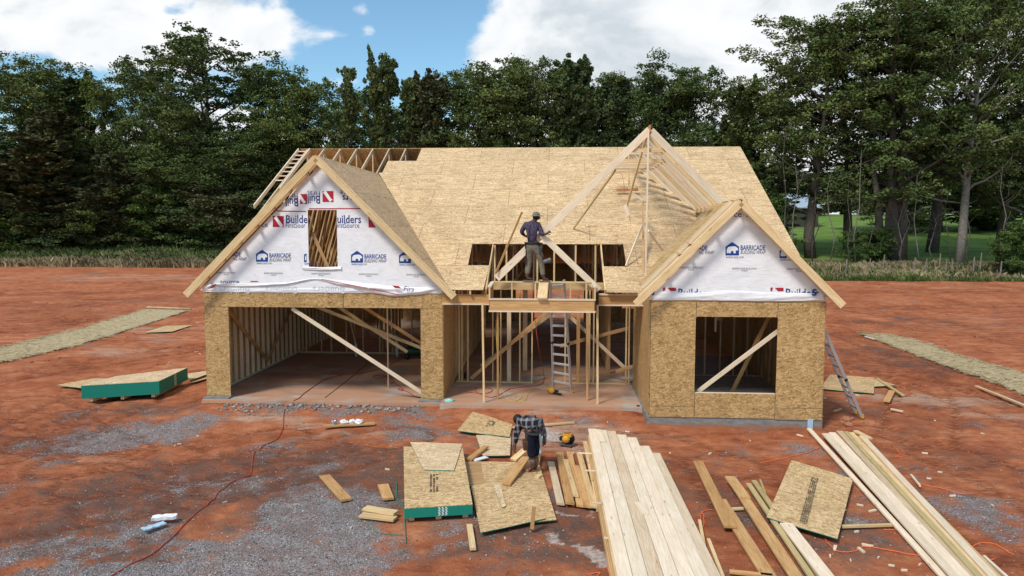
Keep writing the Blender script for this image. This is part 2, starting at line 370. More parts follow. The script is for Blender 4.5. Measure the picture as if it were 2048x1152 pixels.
PALE = [(1130, 860, 120, 26, .8), (1230, 880, 60, 30, .6), (1180, 940, 50, 40, .5), (1300, 920, 80, 20, .5), (800, 870, 90, 12, .5), (300, 660, 160, 10, .6), (1870, 795, 170, 14, .5), (540, 832, 80, 9, 1.0), (620, 845, 70, 8, .8), (480, 830, 40, 8, .7), (660, 868, 60, 6, .8), (600, 905, 30, 16, .5), (640, 925, 22, 30, .4), (1080, 872, 90, 22, .7), (1180, 880, 80, 20, .5), (230, 700, 110, 8, .8), (330, 680, 110, 8, .4), (560, 880, 80, 10, .4),
        (1400, 930, 60, 24, .45), (1350, 870, 50, 8, .4), (1900, 800, 130, 12, .45), (1990, 830, 80, 14, .5), (700, 560, 900, 6, .4), (1850, 580, 300, 6, .4), (240, 560, 300, 6, .4), (1950, 640, 120, 10, .3), (120, 860, 90, 8, .3), (140, 930, 80, 10, .35), (1120, 835, 160, 5, .7)]
POWDER = [(1110, 865, 46, 12, .9), (1160, 900, 26, 10, .8), (1185, 1035, 16, 12, 1.0), (1130, 1100, 30, 10, .9), (1190, 1115, 22, 18, 1.3), (1350, 1030, 26, 12, .9), (1146, 1034, 13, 6, 1.6), (1198, 1020, 9, 8, 1.0), (1188, 1105, 14, 16, 1.0), (1110, 1092, 22, 8, .7), (1165, 1120, 10, 6, .8), (1360, 1020, 26, 12, .6), (1440, 1120, 30, 12, .5), (1055, 925, 60, 16, .5), (200, 935, 10, 5, .5)]
TRACKS = [[(-40, 590), (200, 585), (400, 570)], [(-40, 760), (120, 735), (400, 690)], [(1660, 700), (1800, 745), (2048, 830)], [(1700, 620), (1850, 640), (2080, 690)], [(1740, 860), (1900, 910), (2080, 980)], [(0, 905), (90, 880), (190, 830), (260, 800)], [(0, 870), (70, 850), (150, 805), (220, 780)], [(1835, 745), (1845, 800), (1835, 868)], [(1700, 668), (1800, 705), (1900, 735), (2048, 775)], [(1690, 690), (1800, 722), (1930, 762), (2048, 800)],
          [(0, 985), (200, 962), (420, 935), (640, 895), (800, 870)], [(0, 1040), (250, 1000), (480, 965), (700, 905)], [(0, 930), (150, 925), (330, 905), (560, 870)], [(0, 605), (120, 612), (160, 640), (60, 660), (0, 655)], [(0, 640), (180, 600), (380, 588)], [(1650, 612), (1800, 618), (2048, 612)], [(1650, 590), (2048, 586)], [(1700, 645), (1800, 655), (2048, 650)],
          [(60, 800), (150, 860), (230, 900)], [(1300, 880), (1450, 930), (1500, 1000)], [(1750, 880), (1880, 960), (2048, 1090)]]
def track_field(x, y):
    s = np.zeros_like(x)
    for tr in TRACKS:
        pts = [onZ(*p) for p in tr]
        for a, b in zip(pts, pts[1:]):
            dx, dy = b.x-a.x, b.y-a.y; L2 = dx*dx+dy*dy
            t = np.clip(((x-a.x)*dx+(y-a.y)*dy)/L2, 0, 1); d = np.hypot(x-a.x-t*dx, y-a.y-t*dy)
            wdt = .10+.003*np.hypot(x, y); r_ = .75
            s = np.maximum(s, np.maximum(np.exp(-((d-r_)/wdt)**2), .35*np.exp(-(d/.5)**2)))
    return s
def ground_fields(x, y):
    wx = x+1.0*(fbm(x*.9, y*.9, 4)-.5); wy = y+1.6*(fbm(x*.8+40, y*.8+7, 4)-.5)
    n1 = fbm(x*1.3+3, y*1.1, 5, .6)-.5; n2 = fbm(x*3.1+9, y*2.7+5, 4, .6)-.5
    n3 = fbm(x*7+31, y*7+2, 3, .6)-.5
    gr = sst(patch(wx, wy, GRAVEL)*.85+1.5*n1+1.1*n2+.6*n3, .22, 1.05)
    dk = sst(patch(wx, wy, DARK)+1.3*n1+.8*n2, .15, .9)
    pl = sst(patch(wx, wy, PALE)+1.4*(fbm(x*.5+8, y*2.0, 5, .6)-.5)+.3*n2, .30, .95)
    po = sst(patch(wx, wy, POWDER)+.9*n2, .3, .9)
    return gr, dk, pl, po
def near_height(x, y):
    tr = track_field(x, y)
    damp = 1-.85*sst(-np.abs(y-12.5)+4, 0, 1.5)*sst(x, -4, -3)*(1-sst(x, 7.5, 9))     # calm under the lumber
    z = damp*(.085*(fbm(x*.55, y*.55, 4)-.55)+.045*(fbm(x*3, y*3, 4)-.5)) + .02*(fbm(x*9, y*9, 3)-.5)
    z = z - damp*.05*tr*(.5+fbm(x*2, y*2, 3)) + .02*damp*tr*np.sin(y*14+x*5)
    # trampled level round the slab
    k = sst(x, -10.2, -9.3)*(1-sst(x, 6.3, 7.2))*sst(y, 17.4, 18.4)
    z = z*(1-k) - .02*k
    z = z + .095*sst(x, -10, -9)*(1-sst(x, 1.8, 2.6))*sst(y, 17.2, 18.6)*(1-sst(y, 18.75, 19.2)) + .035*sst(x, -2.9, -2.6)*(1-sst(x, 1.8, 2.6))*sst(y, 17.4, 18.3)
    return z - .02
def height(x, y): return terrain(x, y)+near_height(x, y)*(1-sst(y, 60, 75))

def grow(a, b, step, k, lim):
    out = list(np.arange(a, b, step)); s = step
    while out[-1] < lim: s *= k; out.append(out[-1]+s)
    return out
xs = grow(-1, 12, .085, 1.05, 330); xl = grow(1, 14, .085, 1.05, 330); xs = sorted(set([-q for q in xl]+xs))
ys = [-60, -40, -20, -8, 0, 4, 6, 7.5, 8.5]+grow(9, 30, .085, 1.022, 420)
X, Y = np.meshgrid(np.array(xs), np.array(ys)); Z = height(X, Y)
nx, ny = len(xs), len(ys)
co = np.stack([X, Y, Z], -1).reshape(-1, 3)
idx = np.arange(nx*ny).reshape(ny, nx); q = np.stack([idx[:-1, :-1], idx[:-1, 1:], idx[1:, 1:], idx[1:, :-1]], -1).reshape(-1, 4)
def np_mesh(name, co, faces, k, smooth=False, attrs=None):
    me = bpy.data.meshes.new(name); n = len(co); nf = len(faces)
    me.vertices.add(n); me.vertices.foreach_set('co', np.ascontiguousarray(co, dtype=np.float32).ravel())
    me.loops.add(nf*k); me.loops.foreach_set('vertex_index', np.ascontiguousarray(faces, dtype=np.int32).ravel())
    me.polygons.add(nf); me.polygons.foreach_set('loop_start', np.arange(0, nf*k, k, dtype=np.int32))
    if smooth: me.polygons.foreach_set('use_smooth', np.ones(nf, dtype=bool))
    me.update(calc_edges=True); me.validate()
    for nm, arr in (attrs or {}).items():
        at = me.attributes.new(nm, 'FLOAT', 'POINT'); at.data.foreach_set('value', np.ascontiguousarray(arr, dtype=np.float32).ravel())
    return me
gr, dk, pl, po = ground_fields(X, Y); tr = track_field(X, Y)
verge = sst(Y-edge_line(X)+3.0*(fbm(X*.12, Y*.12, 4)-.5), -.4, .5)
lawn = sst(Y-edge_line(X)-12+3*(fbm(X*.1, Y*.1, 3)-.5), -1, 2)*sst(X, 0, 15)
gme = np_mesh('ground', co, q, 4, True, dict(gravel=gr, dark=dk, pale=pl, powder=po, track=tr, verge=verge, lawn=lawn))
def ground_mat():
    n = mat('red_clay_ground', .95, .12)
    at = lambda a: n.node('ShaderNodeAttribute', attribute_name=a).outputs['Fac']
    o = n.obj
    big = n.noise(o, .35, 6, .6, .4); med = n.noise(o, 2.2, 8, .65, .3); fine = n.noise(o, 14, 6, .65); xf = n.noise(o, 55, 4, .7)
    strk = n.noise(n.mapping(o, rot=(0, 0, .25), scale=(.5, 1.7, 1)), 1.3, 7, .65, 1.2)
    t = n.math('ADD', n.math('MULTIPLY', n.math('SUBTRACT', n.math('ADD', n.math('MULTIPLY', med, .46), n.math('ADD', n.math('MULTIPLY', big, .34), n.math('MULTIPLY', strk, .24))), .52), 1.08), .535)
    c = n.ramp(t, [(.32, (.13, .036, .016)), (.42, (.24, .068, .029)), (.52, (.38, .122, .052)), (.64, (.53, .21, .100)), (.76, (.60, .34, .21))])
    c = n.mix(n.math('MULTIPLY', n.smooth(fine, .52, .75), .5), c, (.13, .035, .018))
    c = n.mix(n.math('MULTIPLY', n.smooth(xf, .6, .8), .35), c, (.52, .30, .20))
    pale = n.math('MULTIPLY', at('pale'), n.smooth(n.math('ADD', n.math('MULTIPLY', fine, .4), n.math('MULTIPLY', strk, .7)), .42, .62))
    c = n.mix(n.math('MULTIPLY', pale, .75), c, (.47, .36, .27))
    dark = n.math('MULTIPLY', at('dark'), n.smooth(n.math('ADD', n.math('MULTIPLY', med, .6), n.math('MULTIPLY', fine, .4)), .36, .56))
    c = n.mix(n.math('MULTIPLY', dark, .92), c, n.ramp(fine, [(.3, (.06, .042, .036)), (.7, (.15, .105, .085))]))
    vc = n.voro(o, 60); sc = n.node('ShaderNodeSeparateColor'); n.put(sc.inputs[0], vc.outputs['Color'])
    stone = n.ramp(sc.outputs[0], [(0, (.14, .13, .125)), (.3, (.23, .22, .218)), (.65, (.34, .335, .335)), (1, (.51, .505, .50))])
    gm = n.smooth(n.math('ADD', at('gravel'), n.math('MULTIPLY', n.math('SUBTRACT', n.math('ADD', n.math('MULTIPLY', fine, .5), n.math('MULTIPLY', sc.outputs[1], .5)), .5), 1.5)), .25, .80)
    stone = n.mix(n.math('MULTIPLY', n.smooth(med, .40, .62), .50), stone, (.20, .12, .09))
    c = n.mix(n.math('MULTIPLY', gm, .88), c, stone)
    pw = n.smooth(n.math('ADD', at('powder'), n.math('MULTIPLY', n.math('SUBTRACT', n.math('ADD', n.math('MULTIPLY', fine, .6), n.math('MULTIPLY', xf, .4)), .5), 3.2)), .45, 1.25)
    c = n.mix(n.math('MULTIPLY', pw, .7), c, (.66, .62, .57))
    tk = n.math('MULTIPLY', at('track'), n.smooth(n.noise(n.mapping(o, rot=(0, 0, .6), scale=(1, 5, 1)), 6, 3, .6), .40, .58)); c = n.mix(n.math('MULTIPLY', tk, .8), c, (.13, .040, .02))
    # rough grass and lawn beyond the building lot
    vg = n.ramp(n.noise(o, 1.1, 7, .7), [(.3, (.09, .065, .03)), (.5, (.17, .12, .065)), (.62, (.08, .10, .03)), (.8, (.24, .18, .10))])
    c = n.mix(at('verge'), c, vg)
    lw = n.ramp(n.noise(n.mapping(o, scale=(.4, 1, 1)), .5, 7, .65), [(.3, (.07, .13, .025)), (.5, (.13, .225, .045)), (.7, (.20, .30, .08))])
    c = n.mix(at('lawn'), c, lw)
    n.put(n.base, c)
    h = n.math('ADD', n.math('ADD', n.math('MULTIPLY', fine, .8), n.math('MULTIPLY', xf, .35)), n.math('ADD', n.math('MULTIPLY', n.math('MULTIPLY', vc.outputs['Distance'], gm), -.5), n.math('MULTIPLY', med, 1.2)))
    bump(n, h, .75, .06)
    return n.m
g = link('ground', gme, ground_mat()); g['kind'] = 'structure'

def hz(x, y): return float(height(np.array([[x]]), np.array([[y]]))[0, 0])

# loose stones and clods
def scatter_rocks(name, pts, sizes, tones, material, label, cat):
    n = len(pts); r = np.random.RandomState(3)
    base = np.array([(1, 0, 0), (0, 1, 0), (-1, 0, 0), (0, -1, 0), (0, 0, 1), (0, 0, -.6)], float); F = np.array([(0, 1, 4), (1, 2, 4), (2, 3, 4), (3, 0, 4), (1, 0, 5), (2, 1, 5), (3, 2, 5), (0, 3, 5)])
    ang = r.rand(n)*6.28; ca, sa = np.cos(ang), np.sin(ang)
    V = base[None]*(.6+.8*r.rand(n, 6, 1))*np.array([1, .8, .6])
    x = V[..., 0]*ca[:, None]-V[..., 1]*sa[:, None]; y = V[..., 0]*sa[:, None]+V[..., 1]*ca[:, None]
    V = np.stack([x, y, V[..., 2]], -1)*sizes[:, None, None]+pts[:, None, :]
    Fa = (F[None]+6*np.arange(n)[:, None, None]).reshape(-1, 3)
    me = np_mesh(name, V.reshape(-1, 3), Fa, 3, False, dict(tone=np.repeat(tones, 6)))
    return tag(link(name, me, material), label, cat, None, 'stuff')
def tone_mat(name, stops, rough=.9):
    n = mat(name, rough, .2); a = n.node('ShaderNodeAttribute', attribute_name='tone').outputs['Fac']
    n.put(n.base, n.ramp(a, stops)); return n.m
R = np.random.RandomState(11)
cx = R.uniform(-13, 11, 260000); cyy = 9.2+14*R.rand(260000)**1.3
g_, d_, p_, o_ = ground_fields(cx, cyy)
far = np.hypot(cx, cyy)
inside = ((cx > -9.4) & (cx < 6.3) & (cyy > 18.3)) | ((cx > 2) & (cx < 6.3) & (cyy > 17.4))
keep = (R.rand(len(cx)) < (g_**1.5*.42+.012+.03*d_)) & ~inside
gx, gy = cx[keep][:42000], cyy[keep][:42000]
sz = .006+.018*R.rand(len(gx))**3
scatter_rocks('gravel', np.stack([gx, gy, height(gx, gy)+.004], -1), sz, R.rand(len(gx))**1.3, tone_mat('gravel_stone', [(0, (.11, .105, .105)), (.5, (.25, .245, .245)), (1, (.52, .51, .50))]), 'grey crushed stone gravel spread over the clay in front of the house', 'gravel')
k2 = (R.rand(len(cx)) < .035) & ~inside & (g_ < .5); gx, gy = cx[k2], cyy[k2]
cl2x = R.uniform(-60, 60, 5000); cl2y = R.uniform(22, 60, 5000); i2 = ~((cl2x > -9.6) & (cl2x < 6.5) & (cl2y < 36.5)); cl2x, cl2y = cl2x[i2], cl2y[i2]
gx = np.concatenate([gx, cl2x]); gy = np.concatenate([gy, cl2y]); sz = np.where(gy < 22, .006+.02*R.rand(len(gx))**3, .02+.06*R.rand(len(gx))**3)
scatter_rocks('clay_clods', np.stack([gx, gy, height(gx, gy)], -1), sz, R.rand(len(gx)), tone_mat('clay_clod', [(0, (.15, .045, .02)), (.6, (.34, .12, .06)), (1, (.50, .26, .15))]), 'small red clay clods scattered over the bare lot', 'clods')
# rubble along the garage slab edge
n_ = 420; rx = R.uniform(-8.6, -3.3, n_); ryy = 18.74-np.abs(R.normal(0, .38, n_))*(.3+1.4*fbm(rx*1.3, rx*0+2, 3)); rz = height(rx, ryy)+.01
scatter_rocks('concrete_rubble', np.stack([rx, ryy, rz], -1), .012+.075*R.rand(n_)**3, R.rand(n_), tone_mat('rubble', [(0, (.16, .14, .13)), (1, (.42, .38, .35))]), 'broken grey concrete rubble along the garage slab edge', 'rubble')

# ================================================================ THE HOUSE
ZT, GX0, GX1, WX0, WX1 = 2.94, -9.27, -2.94, 2.19, 6.18
GY, WY, PY, BY, RY = 19.13, 17.55, 21.30, 35.6, 27.5          # garage front, wing front, porch wall, back wall, ridge
DZ0, DS = 3.075, .517
def deck(y): return DZ0+DS*(y-18.9)
house = empty('house_under_construction', (-1.5, 26, 0), 'unfinished timber house with bare strand board roof, white wrapped gables and open garage', 'house')
def part(mb, name, m, parent=None, **k): return mb.build(name, m, parent or house, **k)

part(MB().box(GX0, GX1, 18.8, 26.05, -.25, .12), 'garage_slab', M['slab'])
part(MB().box(GX1+.003, WX0-.003, 18.5, 26.05, -.25, .17).box(GX0, WX1, 26.053, BY, -.25, .17), 'floor_slab', M['slab'])
part(MB().box(WX0-.05, WX1+.02, WY+.01, 26.05, -.3, .2), 'foundation', M['found'])
part(MB().box(GX0-.02, -8.60, 18.92, GY+.12, -.25, .163), 'foundation', M['found']); part(MB().box(-3.56, GX1+.04, 18.92, GY+.12, -.25, .163), 'foundation', M['found'])
part(MB().box(GX0-.02, GX0+.12, GY+.125, 26.05, -.2, .163), 'foundation', M['found'])
part(MB().box(WX1-.32, WX1-.20, WY-.012, WY+.008, -.1, .2), 'membrane_strip', M['lightblue'])
# --- sheathing panels
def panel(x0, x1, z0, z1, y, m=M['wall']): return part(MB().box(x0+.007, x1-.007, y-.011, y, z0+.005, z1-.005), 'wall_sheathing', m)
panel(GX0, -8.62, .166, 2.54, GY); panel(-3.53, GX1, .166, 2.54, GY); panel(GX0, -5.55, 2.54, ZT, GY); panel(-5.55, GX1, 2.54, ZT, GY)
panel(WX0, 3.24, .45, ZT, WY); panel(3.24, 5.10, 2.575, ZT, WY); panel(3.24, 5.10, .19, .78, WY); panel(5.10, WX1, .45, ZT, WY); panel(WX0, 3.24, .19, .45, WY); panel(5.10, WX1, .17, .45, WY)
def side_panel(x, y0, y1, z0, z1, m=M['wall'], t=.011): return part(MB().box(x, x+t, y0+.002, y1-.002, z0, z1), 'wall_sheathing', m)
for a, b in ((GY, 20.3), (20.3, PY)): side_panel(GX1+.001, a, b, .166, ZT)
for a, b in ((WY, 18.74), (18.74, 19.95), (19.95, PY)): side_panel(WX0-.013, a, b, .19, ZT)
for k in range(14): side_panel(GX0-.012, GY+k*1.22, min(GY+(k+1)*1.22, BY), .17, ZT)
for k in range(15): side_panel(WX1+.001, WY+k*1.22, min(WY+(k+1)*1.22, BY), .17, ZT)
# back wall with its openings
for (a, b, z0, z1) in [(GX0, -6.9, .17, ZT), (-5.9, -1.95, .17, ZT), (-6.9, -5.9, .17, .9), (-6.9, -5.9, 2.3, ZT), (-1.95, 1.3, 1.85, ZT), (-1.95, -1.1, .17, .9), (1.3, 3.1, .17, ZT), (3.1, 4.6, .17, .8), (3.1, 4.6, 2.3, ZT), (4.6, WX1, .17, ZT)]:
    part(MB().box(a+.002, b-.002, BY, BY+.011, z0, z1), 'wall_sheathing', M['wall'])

# --- stud walls: each wall frame is a part, each stud a sub-part
def stud_wall_x(x0, x1, y, xs_, z0=.17, z1=ZT, m=M['pine'], plate=True, depth=.089, gap=()):
    mb = MB()
    segs = [(x0, x1)] if not gap else [(x0, gap[0]), (gap[1], x1)]
    for a, b in segs: mb.box(a, b, y-depth/2, y+depth/2, z0, z0+.038)
    mb.box(x0, x1, y-depth/2, y+depth/2, z1-.076, z1)
    fr = part(mb, 'wall_frame', m)
    for x in xs_: beam('stud', (x, y, z0+.038), (x, y, z1-.076), .038, depth, m, fr)
    return fr
def stud_wall_y(x, y0, y1, step=.406, z0=.17, z1=ZT, m=M['pine'], skip=()):
    fr = part(MB().box(x-.0445, x+.0445, y0, y1, z0, z0+.038).box(x-.0445, x+.0445, y0, y1, z1-.076, z1), 'wall_frame', m)
    y = y0+.03
    while y < y1:
        if not any(a < y < b for a, b in skip): beam('stud', (x, y, z0+.038), (x, y, z1-.076), .089, .038, m, fr)
        y += step
    return fr
stud_wall_y(GX0+.06, GY+.02, 30.5, m=M['pine_pale'])  # pale lumber lightens these studs in place of light from the front
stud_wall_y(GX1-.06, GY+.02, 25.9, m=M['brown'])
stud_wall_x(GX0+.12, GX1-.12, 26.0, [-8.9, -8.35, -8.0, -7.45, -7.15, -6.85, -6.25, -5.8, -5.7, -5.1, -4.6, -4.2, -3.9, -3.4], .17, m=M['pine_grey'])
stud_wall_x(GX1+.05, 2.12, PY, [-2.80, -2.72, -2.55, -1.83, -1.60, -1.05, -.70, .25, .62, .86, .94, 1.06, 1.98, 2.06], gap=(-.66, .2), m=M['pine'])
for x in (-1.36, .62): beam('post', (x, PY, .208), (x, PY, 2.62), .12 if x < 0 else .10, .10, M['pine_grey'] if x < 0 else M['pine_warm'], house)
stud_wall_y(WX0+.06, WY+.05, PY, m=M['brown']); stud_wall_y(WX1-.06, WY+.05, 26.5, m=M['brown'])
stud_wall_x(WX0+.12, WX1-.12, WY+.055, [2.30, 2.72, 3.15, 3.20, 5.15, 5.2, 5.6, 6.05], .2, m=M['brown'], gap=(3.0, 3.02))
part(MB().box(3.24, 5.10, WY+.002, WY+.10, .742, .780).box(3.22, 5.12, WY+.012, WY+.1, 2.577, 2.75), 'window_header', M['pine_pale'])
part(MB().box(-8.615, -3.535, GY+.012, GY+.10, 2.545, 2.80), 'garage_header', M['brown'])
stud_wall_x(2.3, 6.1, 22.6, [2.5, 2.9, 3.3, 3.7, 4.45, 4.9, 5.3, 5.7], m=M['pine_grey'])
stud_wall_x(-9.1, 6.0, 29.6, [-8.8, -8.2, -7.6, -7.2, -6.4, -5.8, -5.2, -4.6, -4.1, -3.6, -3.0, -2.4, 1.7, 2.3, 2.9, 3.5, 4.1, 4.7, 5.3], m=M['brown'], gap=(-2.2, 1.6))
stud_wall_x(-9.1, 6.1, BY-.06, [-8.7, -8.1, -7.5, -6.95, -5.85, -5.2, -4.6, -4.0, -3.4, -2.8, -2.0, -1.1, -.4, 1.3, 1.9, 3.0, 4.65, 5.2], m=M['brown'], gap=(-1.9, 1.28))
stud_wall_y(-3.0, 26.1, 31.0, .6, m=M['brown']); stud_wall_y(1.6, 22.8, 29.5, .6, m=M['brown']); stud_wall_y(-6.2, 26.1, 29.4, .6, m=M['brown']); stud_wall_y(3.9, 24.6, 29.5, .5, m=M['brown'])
beam('post', (-.98, 23.2, .17), (-.98, 23.2, ZT), .14, .14, M['pine_grey'], house)
beam('post', (-4.73, 20.6, .12), (-4.73, 20.6, 2.9), .038, .038, M['pine_grey'], house)
for p0, p1, m_ in [((-8.45, 19.16, 2.52), (-3.55, 19.2, .42), 'pine_pale'), (onX(457, 622, -9.10), onX(537, 722, -9.10), 'pine_warm'), (onX(535, 722, -9.06), onX(583, 617, -9.06), 'pine_warm'),
                   ((-7.6, 25.8, 2.9), (-7.0, 25.8, .25), 'pine_grey'), (onY(600, 600, 22), onY(848, 698, 22), 'pine'), (onY(665, 606, 22.6), onY(815, 704, 22.6), 'pine'), (onY(715, 606, 21.5), onY(848, 690, 21.5), 'pine_warm'),
                   ((-2.45, 21.16, .30), (-.05, 21.16, 2.45), 'pine_warm'), ((-2.2, 21.55, .60), (.3, 21.55, 2.50), 'pine_grey'), ((.15, 21.5, 2.3), (1.95, 21.5, .62), 'pine_grey'), ((.1, 21.62, 1.2), (2.1, 21.62, 1.75), 'brown'), ((1.7, 21.2, .55), (2.12, 20.7, .8), 'pine_warm'),
                   ((3.27, WY+.16, .86), (5.08, WY+.16, 2.27), 'pine_pale'), ((3.0, 19.0, 2.1), (4.3, 19.0, 2.95), 'brown'), ((5.6, 19.5, 2.7), (4.5, 19.5, .25), 'pine_warm'), ((3.5, 22.4, 2.6), (4.9, 22.4, 1.9), 'pine_grey'), ((4.2, 20.0, 1.9), (4.2, 20.0, 2.9), 'pine_pale')]:
    if p0[0] == -8.45: p0 = onY(584, 617, 19.22); p1 = onY(845, 786, 19.22)
    if p0[1] == WY+.16: p0 = onY(1396, 783, WY+.2); p1 = onY(1556, 662, WY+.2)
    beam('brace', p0, p1, .038, .10, M[m_], house, up=(0, 1, 0) if abs(p1[0]-p0[0]) < .01 else None)
# porch: temporary posts, header beam, entry box
for (u, v, ut, vt) in [(968, 805, 965, 607), (1195, 808, 1195, 610)]:
    a = onZ(u, v, .17); b = onY(ut, vt, a.y+.02); beam('temporary_post', a, b, .052, .045, M['pine'], house)
for a_, b_ in ((GX1+.012, -1.72), (1.06, WX0-.014)): part(MB().box(a_, b_, 18.98, 19.02, 2.70, 2.93), 'porch_beam', M['pine_warm'])
for a_, b_, c_ in ((GX1+.012, -1.72, 2.662), (1.06, WX0-.014, 2.662), (1.06, WX0-.014, 2.932)): part(MB().box(a_, b_, 18.955, 19.10, c_, c_+.036), 'porch_plate', M['pine_pale'])
bx0, bx1, byf, byb = -1.66, .94, 18.15, 19.15
part(MB().box(bx0+.03, bx1-.03, byf, byf+.038, 2.62, 2.87), 'entry_beam', M['pine_warm'])
part(MB().box(bx0, bx1, byf-.02, byf+.07, 2.873, 2.91), 'entry_plate', M['pine_pale']); part(MB().box(bx0, bx1, byf-.02, byf+.07, 2.580, 2.617), 'entry_plate', M['pine_pale'])
part(MB().box(bx0, bx1, byb-.045, byb+.045, 3.225, 3.263), 'entry_plate', M['pine']); part(MB().box(bx0, bx1, byb+.3, byb+.34, 3.05, 3.24), 'entry_plate', M['pine'])
for x in (bx0, bx1-.038):
    part(MB().box(x, x+.038, byf+.075, byb-.05, 2.62, 3.17), 'entry_side', M['red_end'])
    m = MB(); m.bar((x+.019, byf-.02, 3.20), (x+.019, byb-.05, 3.24), .089, .038); part(m, 'entry_plate', M['pine_pale'])
    beam('stud', (x+.02, byf+.03, 2.914), (x+.02, byf+.03, 3.18), .038, .089, M['pine'], house)
    beam('post', (x+.14 if x < 0 else x-.10, byb-.25+.3, .17), (x+.14 if x < 0 else x-.10, byb-.25+.3, 2.62), .05, .05, M['pine_warm'], house)
for x in (-1.15, -.55, .35, .75): beam('stud', (x, byb, 2.66), (x, byb, 3.225), .038, .08, M['pine'], house)
part(MB().box(-1.2, .9, byb+.02, byb+.06, 2.62, 2.66), 'entry_plate', M['pine_pale'])

# --- main roof trusses
def roof_truss(x, front=True):
    mb = MB(); h = .14
    zr = deck(RY)-.09
    yf = 18.95 if front else 21.2
    mb.bar((x, yf, deck(yf)-.09), (x, RY, zr), .038, h); mb.bar((x, RY, zr), (x, 2*RY-18.9, deck(18.9)-.09), .038, h)
    mb.bar((x, max(yf, 19.05), 3.0), (x, BY, 3.0), .038, .10)
    pts = [((22.0, 3.05), (22.4, deck(22.4)-.16)), ((22.4, deck(22.4)-.16), (24.3, 3.05)), ((24.3, 3.05), (25.2, deck(25.2)-.16)), ((25.2, deck(25.2)-.16), (RY, 3.05)), ((RY, 3.05), (RY, zr-.1))]
    for (ya, za), (yb, zb) in pts:
        mb.bar((x, ya, za), (x, yb, zb), .036, .09)
        if ya != yb or True:
            mb.bar((x, 2*RY-ya, za), (x, 2*RY-yb+.001, zb), .0355, .089)
    return part(mb, 'roof_truss', M['pine'] if front else M['pine_grey'])
x = -9.22; xt = []
while x < 6.3: xt.append(x); x += .6096
for x in xt: roof_truss(x, front=False)
def slab_poly(name, pts, fz, t, m, parent=None):
    """board sheet with outline pts (x, y) lying on the sloping plane z = fz(x, y)"""
    n = len(pts); top = [Vector((a, b, fz(a, b))) for a, b in pts]
    nrm = (top[1]-top[0]).cross(top[2]-top[0]).normalized()
    if nrm.z < 0: top.reverse(); nrm = -nrm
    vs = [p for p in top]+[p-nrm*t for p in top]
    fs = [tuple(range(n)), tuple(reversed(range(n, 2*n)))]+[(i, n+i, n+(i+1) % n, (i+1) % n) for i in range(n)]
    return link(name, mesh_from(name, vs, fs), m, parent or house)
dz = lambda a, b: deck(b)
GAX, GAZ = -6.10, 6.45                                       # garage gable ridge
val = lambda y: GAX+(GAZ-deck(y))                            # valley on the right slope
front_deck = [[(GAX, 25.50), (val(21.03), 21.03), (6.50, 21.03), (6.50, 25.50)],
              [(-5.98, 25.503), (-5.98, 26.42), (6.5, 26.42), (6.5, 25.503)], [(-4.97, 26.423), (-4.97, RY), (6.5, RY), (6.5, 26.423)],
              [(val(21.027), 21.027), (val(19.97), 19.97), (-2.385, 19.97), (-2.385, 21.027)], [(1.835, 21.027), (1.835, 19.95), (4.3, 19.95), (6.5, 20.5), (6.5, 21.027)],
              [(val(19.967), 19.967), (val(18.86), 18.86), (-1.87, 18.86), (-1.80, 19.967)], [(1.24, 18.80), (1.24, 19.947), (6.12, 19.947), (6.12, 18.80)]]
for p in front_deck: slab_poly('roof_deck', p, dz, .012, M['deck'])
slab_poly('roof_deck', [(-9.5, RY+.01), (6.5, RY+.01), (6.5, 36.4), (-9.5, 36.4)], lambda a, b: deck(2*RY-b), .012, M['sheet'])
part(MB().box(-1.8, 1.2, 19.42, 19.46, 3.03, 3.22), 'ledger', M['pine'])
# lookout ladder at the left rake
fly = part(MB(), 'rake_ladder', M['pine']) if False else empty('rake_ladder', (-9.4, 25, 6)); fly.parent = house; fly.matrix_local = WM[house.name].inverted() @ WM[fly.name]
for xx, y0 in ((-9.56, 23.25), (-9.14, 24.4)): beam('rafter', (xx, y0, deck(y0)-.05), (xx, RY, deck(RY)-.05), .038, .13, M['pine_pale'], fly)
for k in range(8):
    y = 25.05+k*.33; beam('rung', (-9.54, y, deck(y)-.05), (-9.16, y, deck(y)-.05), .09, .038, M['pine_pale'], fly)

# --- garage gable roof (right slope boarded, left slope open but for boards added to darken the inside)
zg = lambda a, b: GAZ-abs(a-GAX)
slab_poly('gable_deck', [(GAX, 18.77), (GAX, 25.48), (val(18.9), 18.9), (-2.62, 18.77)], lambda a, b: zg(a, b)+.002, .012, M['deck_side'])
slab_poly('gable_deck', [(GAX-1.5, 19.2), (-9.45, 19.2), (-9.45, 30.0), (GAX-1.5, 30.0)], lambda a, b: zg(a, b)+.002, .012, M['sheet'])  # added boards out of view, keeping sky light out of the garage
slab_poly('gable_deck', [(GAX-.02, 21.6), (GAX-1.497, 21.6), (GAX-1.497, 28.0), (GAX-.02, 26.6)], lambda a, b: zg(a, b)+.002, .012, M['sheet'])  # more added boards, higher up at the back, to darken the inside
def gable_truss(y, xc, zc, half, m, webs=True, lower=2.98):
    mb = MB(); h = .14; o = .10
    for s in (-1, 1): mb.bar((xc, y, zc-o), (xc+s*half, y, zc-half-o), .038, h)
    mb.bar((xc-half+.2, y, lower+.05), (xc+half-.2, y, lower+.05), .0375, .1)
    if webs:
        for xa, xb in ((-1.9, -1.3), (-.55, -1.15), (-.55, 0), (.55, 0), (.55, 1.15), (1.9, 1.3), (-1.9, -2.3), (1.9, 2.3)):
            mb.bar((xc+xa, y, lower+.08), (xc+xb, y, zc-abs(xb)-.2), .036, .09)
    return part(mb, 'gable_truss', m)
for k in range(11): gable_truss(19.75+k*.61, GAX, GAZ, 3.1, M['pine_warm'])
